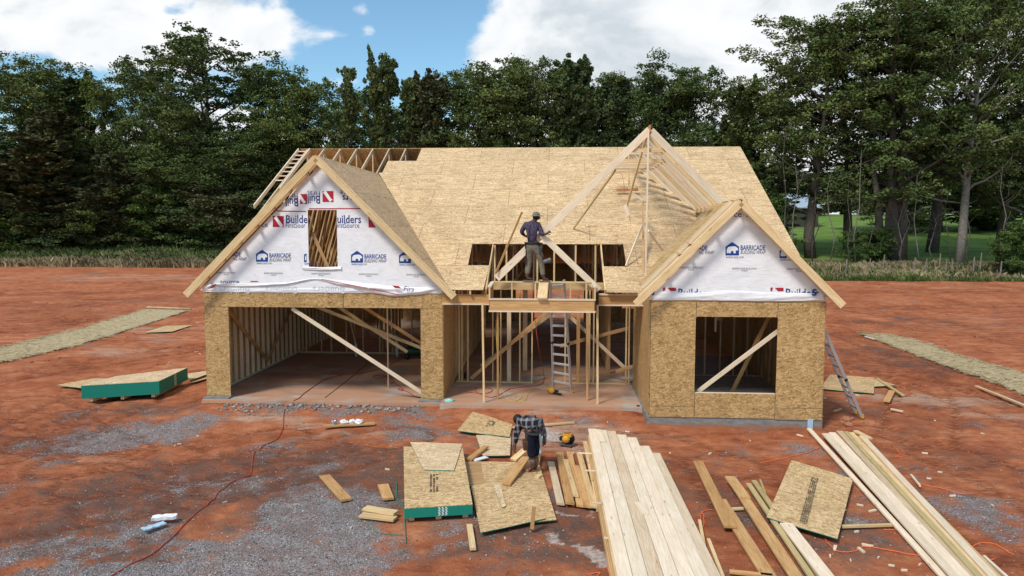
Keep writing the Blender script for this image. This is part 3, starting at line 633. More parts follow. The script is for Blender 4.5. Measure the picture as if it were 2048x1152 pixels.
for k in range(13): beam('web_brace', (-6.95+.035*k, 19.42+.22*k, 3.1), (-6.42+.055*k, 19.46+.22*k, 5.5), .038, .12, M['pine' if k % 3 else 'pine_warm'], house)
beam('web_brace', (-6.4, 19.3, 4.5), (-5.9, 19.3, 3.4), .038, .09, M['brown'], house)
# gable wall with housewrap
def tri_clip(poly, xc, zc, half):
    return poly
def gable_wall(xc, ztop, half, zbot, y, hole=None, zref=None):
    """the triangle under the rake, cut round its window; one wrapped sheet"""
    xs2 = sorted(set([xc-half, xc, xc+half]+([hole[0], hole[1]] if hole else [])))
    vs, fs = [], []
    topz = lambda x: ztop-abs(x-xc)*(ztop-zbot)/half
    mb = MB()
    def quad(x0, x1, z0f, z1f):
        pts = [(x0, z0f(x0)), (x1, z0f(x1)), (x1, z1f(x1)), (x0, z1f(x0))]
        pts = [p for i, p in enumerate(pts) if p != pts[i-1]]
        n = len(pts)
        if n < 3: return
        v = [(a, y-.006, b) for a, b in pts]+[(a, y, b) for a, b in pts]
        mb.add(v, [tuple(range(n)), tuple(reversed(range(n, 2*n)))]+[(i, n+i, n+(i+1) % n, (i+1) % n) for i in range(n)])
    for a, b in zip(xs2, xs2[1:]):
        if hole and a >= hole[0]-1e-6 and b <= hole[1]+1e-6:
            quad(a, b, lambda x: zbot, lambda x: hole[2]); quad(a, b, lambda x: hole[3], topz)
        else: quad(a, b, lambda x: zbot, topz)
    return mb
gw = part(MB().box(GX0+.05, GX1-.05, GY-.001, GY+.05, ZT+.003, 3.02), 'gable_wall', M['pine'])
wrap1 = gable_wall(-6.13, 6.20, 3.24, 2.975, GY-.014, (-6.44, -5.68, 3.60, 5.08)).build('housewrap', M['wrap'], house)
g2 = gable_wall(-6.13, 6.18, 3.22, 2.977, GY+.014, (-6.44, -5.68, 3.60, 5.08)).build('backing_board', M['sheet'], gw)
ww = part(MB().box(WX0+.05, WX1-.05, WY-.001, WY+.05, ZT+.003, 3.02), 'gable_wall', M['pine'])
wrap2 = gable_wall(4.19, 5.09, 2.06, 2.985, WY-.014).build('housewrap', M['wrap'], house)
gable_wall(4.19, 5.07, 2.04, 2.987, WY+.014).build('backing_board', M['sheet'], ww)
# loose folded lower edge of the wrap
def drape(pts, y, m, par, seed=1, name='housewrap_flap'):
    """pts: (x, ztop, zbot, bulge) along the wall"""
    rr = random.Random(seed); n = len(pts); vs = []; K = 9; fs = []
    N = 90
    for i in range(N+1):
        t = i/N*(n-1); a = min(int(t), n-2); q = t-a; q2 = q*q*(3-2*q)
        p = [pts[a][k]*(1-q2)+pts[a+1][k]*q2 for k in range(4)]; p[0] = pts[a][0]*(1-q)+pts[a+1][0]*q
        for j in range(K+1):
            s = j/K; z = p[1]+(p[2]-p[1])*s
            b = p[3]*math.sin(math.pi*min(1, s*1.05))*(.7+.3*math.sin(s*9+p[0]*3)) + .012*noise.noise((p[0]*4+s*6, s*5+seed, 0))
            vs.append((p[0]+.015*math.sin(s*8+i*.3), y-.012-b, z))
    for i in range(N):
        for j in range(K): a = i*(K+1)+j; fs.append((a, a+1, a+K+2, a+K+1))
    o = link(name, mesh_from(name, vs, fs, True), m, par); sm = o.modifiers.new('t', 'SOLIDIFY'); sm.thickness = .003
    return o
def wx(u, v, Y=GY): p = onY(u, v, Y); return p.x, p.z
def flap(px, y, par, seed):
    pts = []
    for (u, vt, vb, b) in px:
        x_, z_ = wx(u, vt, y); _, z2 = wx(u, vb, y); pts.append((x_, z_, z2, b))
    return drape(pts, y-.02, M['wrap'], par, seed)
flap([(409, 570, 581, .03), (430, 566, 572, .03), (500, 567, 574, .04), (560, 565, 571, .04), (638, 556, 559, .02)], GY, house, 1)
flap([(636, 556, 560, .02), (690, 561, 573, .05), (740, 567, 586, .09), (790, 572, 593, .09), (830, 574, 590, .07), (884, 572, 582, .02)], GY, house, 4)
flap([(1304, 583, 601, .015), (1380, 585, 600, .02), (1460, 581, 602, .02), (1560, 585, 603, .03), (1648, 586, 601, .02)], WY, house, 9)
drape([(-9.29, 3.05, 2.93, .01), (-7.5, 3.05, 2.93, .01), (-5, 3.05, 2.93, .012), (-2.92, 3.05, 2.93, .01)], GY-.012, M['wrap'], house, 12)
flap([(606, 533, 540, .03), (640, 534, 541, .05), (684, 533, 541, .03)], GY, house, 14)
# rake boards
def rake(xc, zc, y, half, h=.185, m='pine', parent=None, sides=(-1, 1), t=.038):
    for s in sides:
        d = h/2*1.0
        a = Vector((xc, y, zc-d*1.05)); b = Vector((xc+s*half, y, zc-half-d*1.05))
        beam('rake_board', a, b, t, h, M[m], parent or house, cut0=-h/2*s*(-1) if False else 0)
rake(GAX, 6.47, 18.79, 3.5); rake(GAX, 6.42, 19.05, 3.25, .13, 'pine_warm')
part(MB().box(GAX-.035, GAX+.035, 18.772, 18.81, 6.22, 6.44), 'peak_block', M['pine'])
for k in range(7):
    s = .3+k*.45; part(MB().bar((GAX-s, 18.81, GAZ-s-.12), (GAX-s, 19.03, GAZ-s-.12), .038, .13), 'lookout', M['pine']); part(MB().bar((GAX+s, 18.81, GAZ-s-.12), (GAX+s, 19.03, GAZ-s-.12), .038, .13), 'lookout', M['pine'])
WAX, WAZ = 4.12, 5.30
rake(WAX, WAZ, 17.2, 2.32, .17); rake(WAX, WAZ-.02, 17.42, 2.2, .14, 'pine_pale')
rake(WAX, WAZ+.01, 17.56, 2.2, .14, 'pine', sides=(-1,)); rake(WAX, WAZ-.01, 18.05, 2.05, .12, 'pine_pale', sides=(-1,)); rake(WAX, WAZ, 18.22, 2.05, .12, 'pine', sides=(-1,))
for s in (.55, 1.1, 1.62): part(MB().bar((WAX-s, 17.22, WAZ-s-.1), (WAX-s, 17.5, WAZ-s-.1), .09, .038), 'lookout', M['pine'])
for s in (1.05, 1.28): part(MB().bar((WAX-s-.02, 17.3, WAZ-s+.04), (WAX-s-.02, 17.75, WAZ-s+.04), .10, .038), 'scrap_cleat', M['pine'])
for k in range(4): gable_truss(18.5+k*.61, WAX, WAZ, 2.0, M['pine'], False)
# right slope boarding of the wing gable
WAX2 = WAX
slab_poly('gable_deck', [(WAX2+.01, 17.2), (WAX2+.01, 22.9), (WAX2+2.3, 18.4), (WAX2+2.3, 17.2)], lambda a, b: WAZ-abs(a-WAX2)+.004, .012, M['sheet'])
part(MB().bar((WAX, 17.3, WAZ-.13), (WAX, 22.8, WAZ-.13), .038, .18), 'ridge_board', M['pine'])

# --- the tall rafter frame over the entry
AX, AZ, AY = 2.30, 7.20, 19.2
beam('rafter', (AX-.01, AY, AZ-.12), (-1.55, AY, 3.33), .038, .185, M['pine_pale'], house)
beam('rafter', onY(1083, 470, 19.14)+Vector((0, 0, 0)), onY(1198, 580, 19.14), .038, .16, M['pine_pale'], house)
n_r = 0
y = AY
while y < 26.6:
    zr = AZ-.02-.0*y; run = min(zr-deck(y)-.02, 3.9) if y > 19.6 else 3.75
    if run > .3: beam('rafter', (AX+.02, y, zr-.12), (AX+run, y, zr-run-.10), .038, .17 if n_r else .185, M[['pine_pale', 'pine', 'pine_pale', 'pine_grey'][n_r % 4]], house)
    if y < 24.3 and n_r:
        wz = .66 if n_r > 1 else .50
        beam('collar_tie', (AX-wz*(1.0 if n_r < 3 else .95), y+.04, zr-wz-.1), (AX+wz, y+.04, zr-wz-.1), .038, .10, M['pine_pale' if n_r % 2 else 'pine'], house)
    n_r += 1; y += .61
beam('collar_tie', (AX-.5, AY+.04, AZ-.62), (AX+.52, AY+.04, AZ-.62), .038, .10, M['pine'], house)
part(MB().bar((AX, AY-.03, AZ-.10), (AX, 26.6, AZ-.12), .036, .20), 'ridge_board', M['red_end'])
beam('post', onY(1291, 557, AY-.06), onY(1297, 262, AY-.06), .045, .045, M['pine_pale'], house)
def bp(name, a, b, w=.038, h=.089, m='pine'): return beam(name, a, b, w, h, M[m], house)
def onDeck(u, v, dh=0):
    d = ray(u, v); t = (DZ0-DS*18.9+dh-CAM_H)/(d.z-DS*d.y); return Vector((d.x*t, d.y*t, CAM_H+d.z*t))
bp('brace', onY(1294, 268, AY+.1), onY(1254, 412, 20.6), .05, .04); 
bp('brace', onY(1231, 340, 19.3), onDeck(1147, 457, .02), .038, .05, 'treated')
bp('brace', onY(1250, 410, 20.6), onY(1257, 432, 20.5), .03, .11, 'pine_pale')
pc = onDeck(1258, 378, .05)
beam('cleat', onY(1233, 380, pc.y-.3), onY(1276, 379, pc.y-.3), .09, .09, M['red_end'], house)
bp('post', onY(1286, 403, 21.2), onY(1287, 556, 19.6), .05, .09, 'brown')
bp('post', onY(1257, 300, 23.2), onY(1258, 378, 23.2), .04, .06, 'pine')
bp('cleat', onY(1264, 386, 21.6), onY(1291, 404, 21.3), .12, .04, 'pine_pale')
bp('brace', onY(1285, 450, 20.3), onDeck(1252, 532, .02), .04, .06, 'pine_pale')
bp('brace', onY(1297, 462, 20.0), onDeck(1328, 505, .02), .038, .05, 'pine_pale')
bp('brace', onY(1044, 424, 19.45), onY(992, 545, 19.1), .03, .05, 'pine_warm')
for x in (-1.80, 1.22):
    bp('rafter', (x, 18.95, deck(18.95)-.09), (x, 21.1, deck(21.1)-.09), .038, .14, 'pine')
for x in (-2.6, -2.2, 1.5, 1.8, 2.05): part(MB().box(x-.02, x+.02, 18.87, 18.95, 2.935, 3.05), 'rafter_tail', M['pine'])
for x in [-1.75, -1.42, -.55, -.08, .52, 1.07]: bp('post', (x, 21.05, 2.9), (x, 21.05, deck(21.05)-.05), .045, .08, 'pine')
part(MB().box(-2.35, 1.8, 20.98, 21.02, 2.95, 3.10), 'ledger', M['brown'])

# --- printing on the wrap
def text(s, size, u, v, y, par, m, bold=0, rot=0, scx=1.0, align='LEFT', name='lettering', italic=0):
    cu = bpy.data.curves.new('t', 'FONT'); cu.body = s; cu.size = size; cu.offset = bold; cu.align_x = align; cu.shear = italic; cu.resolution_u = 2
    ob = bpy.data.objects.new('t', cu); COL.objects.link(ob); dg = bpy.context.evaluated_depsgraph_get()
    me = bpy.data.meshes.new_from_object(ob.evaluated_get(dg)); bpy.data.objects.remove(ob); bpy.data.curves.remove(cu)
    me.materials.clear(); p = onY(u, v, y)
    m4 = Matrix.Translation(p) @ Matrix.Rotation(rot, 4, 'Y') @ Matrix.Rotation(math.pi/2, 4, 'X') @ Matrix.Diagonal((scx, 1, 1, 1))
    return link(name, me, M[m], par, m4)
def flat(name, pts, y, par, m):
    """flat printed shape from wall coordinates given as picture positions on the wall"""
    v = [onY(a, b, y) for a, b in pts]; return link(name, mesh_from(name, v, [tuple(range(len(v)))]), M[m], par)
LY = GY-.024; LW = WY-.024
PXM = GY/FPX
def red_mark(u, v, s, y, par, flip=False, clip=1.0):
    k = -1 if flip else 1; f = lambda a, b: (u+a*s/2*k, v+b*s/2*k)
    cr = 1 if clip >= 1 else 2*clip-1
    flat('emblem', [f(-1, -1), f(cr, -1), f(cr, 1), f(-1, 1)], y, par, 'logo_red')
    if clip > .6:
        flat('emblem_stroke', [f(-.85, -.6), f(-.35, -1.0), f(.9, .75), f(.55, 1.05), f(.35, .98), f(-.55, -.35)], y-.003, par, 'logo_white')
def bear(u, v, s, y, par, clip=1.0):
    f = lambda a, b: (u+a*s/2, v+b*s/2)
    if clip >= 1:
        flat('emblem', [f(-1, .95), f(-1, -.35), f(0, -1.05), f(1, -.35), f(1, .95)], y, par, 'logo_blue')
        flat('emblem_bear', [f(-.8, .62), f(-.82, .1), f(-.62, -.28), f(-.3, -.36), f(.1, -.4), f(.45, -.38), f(.72, -.22), f(.86, .02), f(.84, .22), f(.6, .2), f(.5, .3), f(.52, .62), f(.2, .62), f(.18, .34), f(.0, .28), f(-.2, .34), f(-.22, .62), f(-.5, .62), f(-.5, .42), f(-.58, .62)], y-.003, par, 'logo_white')
    else:
        flat('emblem', [f(-1, .95), f(-1, -.35), f(-1+2*clip, -.35-.7*clip), f(-1+2*clip, .95)], y, par, 'logo_blue')
        flat('emblem_bear', [f(-.8, .62), f(-.82, .1), f(-.62, -.28), f(-1+1.75*clip, -.36), f(-1+1.75*clip, .6), f(-.5, .62)], y-.003, par, 'logo_white')
    text('BARRICADE.COM', 5*PXM, u-s*.45, v+s*.68, y, par, 'logo_blue', scx=.8)
SZ = 23*PXM
red_mark(556.5, 443, 22, LY, wrap1)
text('Builde', SZ, 571, 446, LY, wrap1, 'logo_navy', .004, scx=.80); text('FirstSour', 15*PXM, 571, 455.5, LY, wrap1, 'logo_navy', scx=.74)
text('uilders', SZ, 674, 446, LY, wrap1, 'logo_navy', .004, scx=.80); text('irstSource', 15*PXM, 674, 455.5, LY, wrap1, 'logo_navy', scx=.74)
red_mark(748, 444, 22, LY, wrap1, clip=.8); text('ce', 15*PXM, 523, 454, LY, wrap1, 'logo_navy')
pi = math.pi
red_mark(656, 393, 22, LY, wrap1, flip=True); text('Buil', SZ, 641, 391.5, LY, wrap1, 'logo_navy', .004, scx=.80, rot=pi); text('First', 15*PXM, 641, 382.5, LY, wrap1, 'logo_navy', rot=pi)
red_mark(604, 398, 20, LY, wrap1, flip=True, clip=.7); text('Buil', SZ, 597, 397, LY, wrap1, 'logo_navy', .004, scx=.80, rot=pi); text('Fir', 15*PXM, 597, 387, LY, wrap1, 'logo_navy', rot=pi)
text('rs', SZ*.9, 697, 390, LY, wrap1, 'logo_navy', .004, scx=.80, rot=pi); text('rce', 15*PXM, 699, 381, LY, wrap1, 'logo_navy', rot=pi)
text('de', SZ*.9, 716, 391, LY, wrap1, 'logo_navy', .004, scx=.80, rot=pi)
for a, b in (((552, 422), (612, 423)), ((618, 417.5), (724, 417))):
    flat('tape_line', [(a[0], a[1]-1), (b[0], b[1]-1), (b[0], b[1]+1), (a[0], a[1]+1)], LY, wrap1, 'logo_red')
def barricade(u, v, y, par, a='BARRICADE', b='BUILDING WRAP', k=1.0):
    text(a, 12.5*PXM*k, u, v, y, par, 'logo_blue', .003, scx=.68); text(b, 9.5*PXM*k, u, v+8, y, par, 'logo_grey', .0008, scx=.62, italic=.25)
bear(524, 512, 24, LY, wrap1); barricade(538.5, 515, LY, wrap1); bear(714, 514, 24, LY, wrap1); barricade(728.5, 517, LY, wrap1)
bear(810, 515, 24, LY, wrap1); bear(620, 513, 24, LY, wrap1, clip=.22)
barricade(466, 513, LY, wrap1, 'ADE', 'NG WRAP')
for (u, v) in [(440, 547), (535, 548), (630, 549), (725, 550), (820, 551)]:
    text('BARRICADE BUILDING', 4.6*PXM, u+12, v, LY, wrap1, 'logo_grey', scx=.85, align='CENTER', name='fine_print'); text('WRAP', 4*PXM, u+12, v+3.6, LY, wrap1, 'logo_grey', align='CENTER', name='fine_print')
text('source', 15*PXM, 440, 568, LY-.0, wrap1, 'logo_navy'); text('sdediiug', SZ, 600, 569, LY, wrap1, 'logo_faint', rot=pi) if False else None
for u in (470, 565, 660): text('Builders', SZ*.9, u+30, 573.5, LY-.008, wrap1, 'logo_faint', rot=pi)
def on_flap(m, *a, **k): return None
flat('emblem', [(784, 571), (797, 572), (803, 577), (790, 576)], GY-.16, wrap1, 'logo_red'); text('Firs', 15*PXM, 806, 582, GY-.16, wrap1, 'logo_navy', rot=.06, italic=.2)
for pts in ([(642, 558), (700, 569), (735, 575.5), (735, 577), (700, 570.5), (642, 559.2)], [(739, 576.5), (798, 589), (798, 590.5), (739, 578)]): flat('tape_line', pts, GY-.155, wrap1, 'logo_red')
flat('emblem', [(417, 577), (432, 567), (432, 570), (423, 577)], GY-.075, wrap1, 'logo_red'); flat('emblem', [(501, 562), (516, 562), (516, 564), (501, 564)], LY, wrap1, 'logo_red')
# wing
bear(1464.5, 498, 27, LW, wrap2); barricade(1480.5, 500, LW, wrap2, k=.98)
barricade(1397, 500.5, LW, wrap2, 'ADE', 'NG WRAP', .98); bear(1571, 505, 24, LW, wrap2, clip=.6)
for (u, v) in [(1370, 537), (1477, 539), (1586, 540)]:
    text('BARRICADE BUILDING', 5*PXM, u+12, v, LW, wrap2, 'logo_grey', scx=.85, align='CENTER', name='fine_print'); text('WRAP', 4*PXM, u+12, v+4, LW, wrap2, 'logo_grey', align='CENTER', name='fine_print')
text('ce', 16*PXM, 1467, 434, LW, wrap2, 'logo_navy', .001); flat('emblem', [(1492.5, 425), (1499, 425), (1502, 434), (1492.5, 434)], LW, wrap2, 'logo_red')
for u in (1326, 1541):
    flat('emblem', [(u, 575), (u+5, 575), (u+3, 582), (u, 582)], LW-.005, wrap2, 'logo_red'); flat('emblem', [(u+9, 575.5), (u+26, 575.5), (u+26, 582), (u+15, 582)], LW-.005, wrap2, 'logo_red')
    text('Builders', SZ*1.0, u+29, 594.5, LW, wrap2, 'logo_blue', .003, scx=.8)
text('s', SZ, 1300, 590, LW-.03, wrap2, 'logo_blue', .004); text('s', SZ*1.1, 1623, 591, LW-.05, wrap2, 'logo_blue', .005)
flat('emblem', [(1650, 577), (1654, 577), (1654, 592), (1650, 592)], LW, wrap2, 'logo_red')

# ================================================================ MATERIAL LYING ABOUT
def gh(x, y): return hz(x, y)
def board(label, a, b, w=.14, t=.038, z=None, m='pine', z0=.03, z1=None, name='board', cat='board', group=None, cut0=0, cut1=0, edge=False):
    """a board between two picture points seen at height z0 (its middle)"""
    p = onZ(*a, z0) if len(a) == 2 else Vector(a); q_ = onZ(*b, z0 if z1 is None else z1) if len(b) == 2 else Vector(b)
    ww_, hh = (t, w) if edge else (w, t)
    o = beam(name, p, q_, ww_, hh, M[m], None, cut0=cut0, cut1=cut1)
    return tag(o, label, cat, group)
def sheet(label, quad, z=.035, t=.012, m='sheet', name='board_sheet', cat='sheet', group=None, sag=0, zs=None, edge=None):
    """a sheet of strand board through four picture points at height z; gently warped"""
    c = [onZ(u, v, (zs[i] if zs else z)) for i, (u, v) in enumerate(quad)]; o0 = sum(c, Vector())/4
    n = 8; vs = []; fs = []
    for k in (0, 1):
        for j in range(n+1):
            for i in range(n+1):
                a, b = i/n, j/n; p = (c[0]*(1-a)+c[1]*a)*(1-b)+(c[3]*(1-a)+c[2]*a)*b
                vs.append(p-o0+Vector((0, 0, sag*math.sin(math.pi*a)*math.sin(math.pi*b)+.004*math.sin(a*5+b*3)-k*t)))
    N = (n+1)**2
    for j in range(n):
        for i in range(n): a = j*(n+1)+i; fs.append((a, a+n+1, a+n+2, a+1)); fs.append((a+N, a+1+N, a+n+2+N, a+n+1+N))
    rim = [i for i in range(n+1)]+[j*(n+1)+n for j in range(1, n+1)]+[n*(n+1)+i for i in range(n-1, -1, -1)]+[j*(n+1) for j in range(n-1, 0, -1)]
    for a, b in zip(rim, rim[1:]+rim[:1]): fs.append((a, b, b+N, a+N))
    me = mesh_from(name, vs, fs)
    ang = math.atan2((c[1]-c[0]).y, (c[1]-c[0]).x); Rm = Matrix.Rotation(ang, 4, 'Z'); me.transform(Rm.inverted())
    me.materials.append(M[m]); me.materials.append(M['green_paint'])
    for p in me.polygons:
        if len(p.vertices) == 4 and abs(p.normal.z) < .5: p.material_index = 1
    me.update(); bm = bmesh.new(); bm.from_mesh(me); bmesh.ops.recalc_face_normals(bm, faces=bm.faces); bm.to_mesh(me); bm.free()
    o = link(name, me, None, None, Matrix.Translation(o0) @ Rm)
    return tag(o, label, cat, group)
def stamp(sh, a, b, w, z, rows=3):
    """dark stencilled marks on a sheet between picture points a and b"""
    p, q_ = onZ(*a, z), onZ(*b, z); d = (q_-p).normalized(); s = Vector((-d.y, d.x, 0)); L = (q_-p).length; mb = MB(); rr = random.Random(int(a[0]))
    for r in range(rows):
        x = 0
        while x < L-.02:
            l = rr.uniform(.02, .07); off = (r-(rows-1)/2)*w/rows
            if rr.random() < .85:
                c0 = p+d*x+s*(off-w/rows*.32); c1 = p+d*x+s*(off+w/rows*.32)
                mb.add([c0, c0+d*l, c1+d*l, c1], [(0, 1, 2, 3)])
            x += l+rr.uniform(.008, .03)
    o = mb.build('stamp', M['ink'], sh); return o

# ---- bundles of sheets with green painted edges
def bundle(label, top, z, th, stripes, m='sheet'):
    c = [onZ(u, v, z) for u, v in top]; o0 = sum(c, Vector())/4; o0.z = 0
    t = empty('board_bundle', o0, label, 'bundle')
    nrm = [p.copy() for p in c]
    vs = nrm+[p-Vector((0, 0, th)) for p in nrm]
    MB().add([p-Vector((0, 0, .013)) for p in nrm]+[p-Vector((0, 0, th)) for p in nrm], [(3, 2, 1, 0), (4, 5, 6, 7), (0, 1, 5, 4), (1, 2, 6, 5), (2, 3, 7, 6), (3, 0, 4, 7)]).build('painted_sheets', M['green_paint'], t)
    ang = math.atan2((c[1]-c[0]).y, (c[1]-c[0]).x); Rm = Matrix.Translation(c[0]) @ Matrix.Rotation(ang, 4, 'Z'); inv = Rm.inverted()
    mb = MB(); mb.add([inv @ p for p in nrm]+[inv @ (p-Vector((0, 0, .012))) for p in nrm], [(3, 2, 1, 0), (4, 5, 6, 7), (0, 1, 5, 4), (1, 2, 6, 5), (2, 3, 7, 6), (3, 0, 4, 7)])
    mb.build('top_sheet', M[m], t, Rm)
    i, j, fr = stripes; a, b = c[i], c[j]; d = (b-a).normalized(); out = Vector((d.y, -d.x, 0))
    if out.dot(a-o0) < 0: out = -out
    for k in range(3):
        p = a+(b-a)*fr+d*(k*.055); mb = MB()
        for r in range(10):
            zz = z-.02-(th-.03)*r/10; off = .008*((r*7+k*3) % 3)
            mb.add([p+out*.003+d*off+Vector((0, 0, zz-z)), p+out*.003+d*(off+.026)+Vector((0, 0, zz-z)), p+out*.003+d*(off+.026)+Vector((0, 0, zz-z-(th-.04)/10*.8)), p+out*.003+d*off+Vector((0, 0, zz-z-(th-.04)/10*.8))], [(0, 1, 2, 3)])
        mb.build('edge_stripe', M['logo_white'], t)
    mb = MB()
    for f_ in (.1, .5, .9):
        p = c[3]+(c[2]-c[3])*f_; r_ = c[0]+(c[1]-c[0])*f_; dd = (r_-p)*.03; mb.bar(Vector((p.x, p.y, z-th-.045))+Vector((dd.x, dd.y, 0)), Vector((r_.x, r_.y, z-th-.045))-Vector((dd.x, dd.y, 0)), .09, .088)
    mb.build('bearer', M['pine'], t)
    return t
bn = bundle('bundle of strand board sheets with green painted edges lying in front of the porch', [(807, 893), (925, 895), (945, 1008), (809, 1016)], .23, .17, (3, 2, .49))
stamp(bn, (868, 948), (868, 984), .16, .234)
bundle('long green edged bundle of board sheets lying left of the garage', [(233, 752), (375, 735), (318, 762), (162, 771)], .46, .36, (1, 2, .42), 'sheet_pale')
sheet('loose strand board sheet lying askew on top of the green edged bundle', [(820, 884), (925, 887), (908, 941), (847, 939)], .25, m='sheet_pale')
# ---- loose sheets
sheet('tilted strand board sheet left of the bent worker, nearest the porch', [(946, 823), (1025, 848), (1019, 874), (915, 861)], .07)
stamp(COL.objects['board_sheet.001'], (985, 841), (978, 852), .18, .09)
sheet('small pale sheet lying behind the worker\'s left hand', [(952, 870), (1022, 872), (1020, 911), (965, 911)], .045, m='sheet_pale')
sheet('dark grey plywood sheet between the green edged bundle and the trodden sheets', [(925, 924), (962, 922), (970, 968), (936, 972)], .03, m='brown')
sheet('strand board sheet the worker in the plaid shirt stands on', [(961, 923), (1078, 925), (1113, 1040), (985, 1052)], .04)
sheet('strand board sheet with a green edge overlapping the one under the worker', [(942, 972), (1040, 955), (1092, 1037), (961, 1065)], .065)
sheet('dusty strip of board on the left of the trodden sheets', [(985, 968), (1000, 966), (1012, 1012), (1004, 1015)], .082, m='sheet_pale')
sh = sheet('square strand board sheet with a dark stamped stripe resting on loose boards at right', [(1583, 920), (1706, 957), (1675, 1078), (1533, 1034)], .11, zs=[.12, .12, .08, .10])
stamp(sh, (1630, 955), (1606, 1045), .12, .125, 4)
sheet('board sheet lying on the clay right of the leaning ladder', [(1660, 749), (1748, 755), (1748, 787), (1640, 777)], .03)
sheet('narrow tapering board sheet beyond the sheet at the ladder', [(1740, 757), (1754, 758), (1791, 770), (1748, 773)], .02)
sheet('lens shaped bent board sheet on the clay left of the house', [(330, 652), (385, 650), (345, 663), (288, 665)], .03, m='sheet')
sheet('board sheet sticking out on the left under the long green edged bundle', [(185, 757), (240, 757), (170, 777), (114, 770)], .06)
sheet('board sheet sticking out on the right of the long green edged bundle', [(372, 748), (416, 741), (416, 748), (380, 760)], .12, m='sheet_pale')
sheet('lower board sheet right of the long green edged bundle', [(376, 756), (418, 747), (418, 756), (384, 765)], .05)
# ---- the big pale lumber pile: every board its own thing
GA = 'boards of the big pale lumber pile'
far_l = [(1194, 858, .385), (1213, 862, .38), (1231, 863, .375), (1248, 872, .37), (1263, 880, .365)]
near = onZ(1272, 1152, .38); dirA = (onZ(1264, 1152, .38)-onZ(1177, 860, .38)); dirA.z = 0
pA = onZ(1185, 858, .385); e_ = onZ(1250, 1152, .385); dA = (e_-pA).normalized(); nA = Vector((-dA.y, dA.x, 0)); nA = nA if nA.x > 0 else -nA
names_top = ['topmost pale board at the left edge of the big lumber pile', 'second pale board from the left on top of the big lumber pile', 'third pale board from the left on top of the big lumber pile', 'fourth pale board from the left on top of the big lumber pile', 'fifth pale board from the left on top of the big lumber pile']
def pile_board(off, far, zc, label, m='pine_pale', wdt=.183, L=7.6, group=GA, dev=0):
    a = pA+nA*off+dA*far; a.z = zc; b = a+(dA+nA*dev).normalized()*L; b.z = zc
    return tag(beam('board', a, b, wdt, .038, M[m]), label, 'board', group)
k = 0
for i, (off, far, zc) in enumerate([(0, 0, .375), (.19, .1, .375), (.38, .15, .375), (.57, .42, .374), (.76, .62, .375)]):
    pile_board(off, far, zc, names_top[i], ('pine_pale', 'pine_pale', 'pine_grey', 'pine_pale', 'pine_pale')[i])
for i in range(9):
    lab = 'pale board in a lower layer of the big lumber pile'
for lay, zc in enumerate((.335, .295, .255, .215, .175, .135, .095)):
    off0 = -.02-.004*lay; cnt = (6, 6, 7, 7, 7, 7, 7)[lay]
    for i in range(cnt):
        if 1 <= i < cnt-3: continue
        vis = i >= cnt-3
        lb = ('left edge board in the big lumber pile, layer %s from the top' % ('two', 'three', 'four', 'five', 'six', 'seven', 'eight')[lay]) if not vis else ('board stepped out right of the big lumber pile, layer %s from top, %s' % (('two', 'three', 'four', 'five', 'six', 'seven', 'eight')[lay], ('innermost', 'middle', 'outermost')[i-cnt+3]))
        pile_board(off0+.19*i+(.03 if vis else 0), (.35+.12*lay if i == 0 else .7+.18*(i-cnt+3)+.10*lay), zc, lb, ('pine', 'pine_warm', 'pine', 'pine_warm', 'pine', 'pine_warm', 'pine_warm')[lay] if i == 0 else 'pine_pale')
for k, (u, v) in enumerate([(1180, 905), (1195, 940), (1213, 1005), (1240, 1075)]):
    p = onZ(u, v, .36); tag(beam('spacer_stick', p+Vector((-.22, .02, -.02)), p+Vector((.05, .0, -.02)), .03, .02, M['pine_pale']), 'thin spacer stick poking from the big lumber pile, %s from the far end' % ('first', 'second', 'third', 'fourth')[k], 'stick')
for k, (x_, z_) in enumerate([(.3, .022), (.35, .022), (.4, .022)]):
    p = pA+nA*.5+dA*(1.0+k*2.6); p.z = .03; tag(beam('bearer', p-nA*.65, p+nA*.75, .09, .075, M['pine_grey']), 'bearer under the big pale lumber pile, ' + ('far', 'middle', 'near')[k] + ' one', 'bearer')
tag(beam('offcut', onZ(1275, 1005, .41), onZ(1290, 1028, .41), .10, .03, M['pine_pale']), 'small pale offcut lying on top of the big lumber pile', 'offcut')
tag(beam('offcut', onZ(1196, 860, .42), onZ(1205, 882, .42), .12, .03, M['pine_pale']), 'short pale block on the far end of the big lumber pile', 'offcut')
# ---- seven short boards beside it
GC = 'short boards lying beside the big lumber pile'
for (a, b, wd, m_, lab, z_) in [((1102, 925), (1121, 1008), .13, 'pine_grey', 'grey white board with a pointed end, farthest left of the short boards beside the pile', .03),
        ((1119, 906), (1140, 1007), .15, 'pine_warm', 'wide orange board second from the left among the short boards beside the pile', .06),
        ((1131, 920), (1152, 992), .09, 'pine', 'narrow pale board lying over the wide orange one beside the pile', .085),
        ((1139, 905), (1160, 1012), .12, 'pine_warm', 'brown board with rounded end in the middle of the short boards', .035),
        ((1152, 932), (1176, 1014), .12, 'pine_warm', 'honey coloured board with a pointed near end among the short boards', .05),
        ((1158, 906), (1188, 1014), .11, 'pine', 'tan board second from the big pile among the short boards', .07),
        ((1170, 884), (1198, 1012), .09, 'pine', 'longest thin board leaning against the left side of the big pile', .09)]:
    board(lab, a, b, wd, m=m_, z0=z_, group=GC, cut0=.03, cut1=.05)
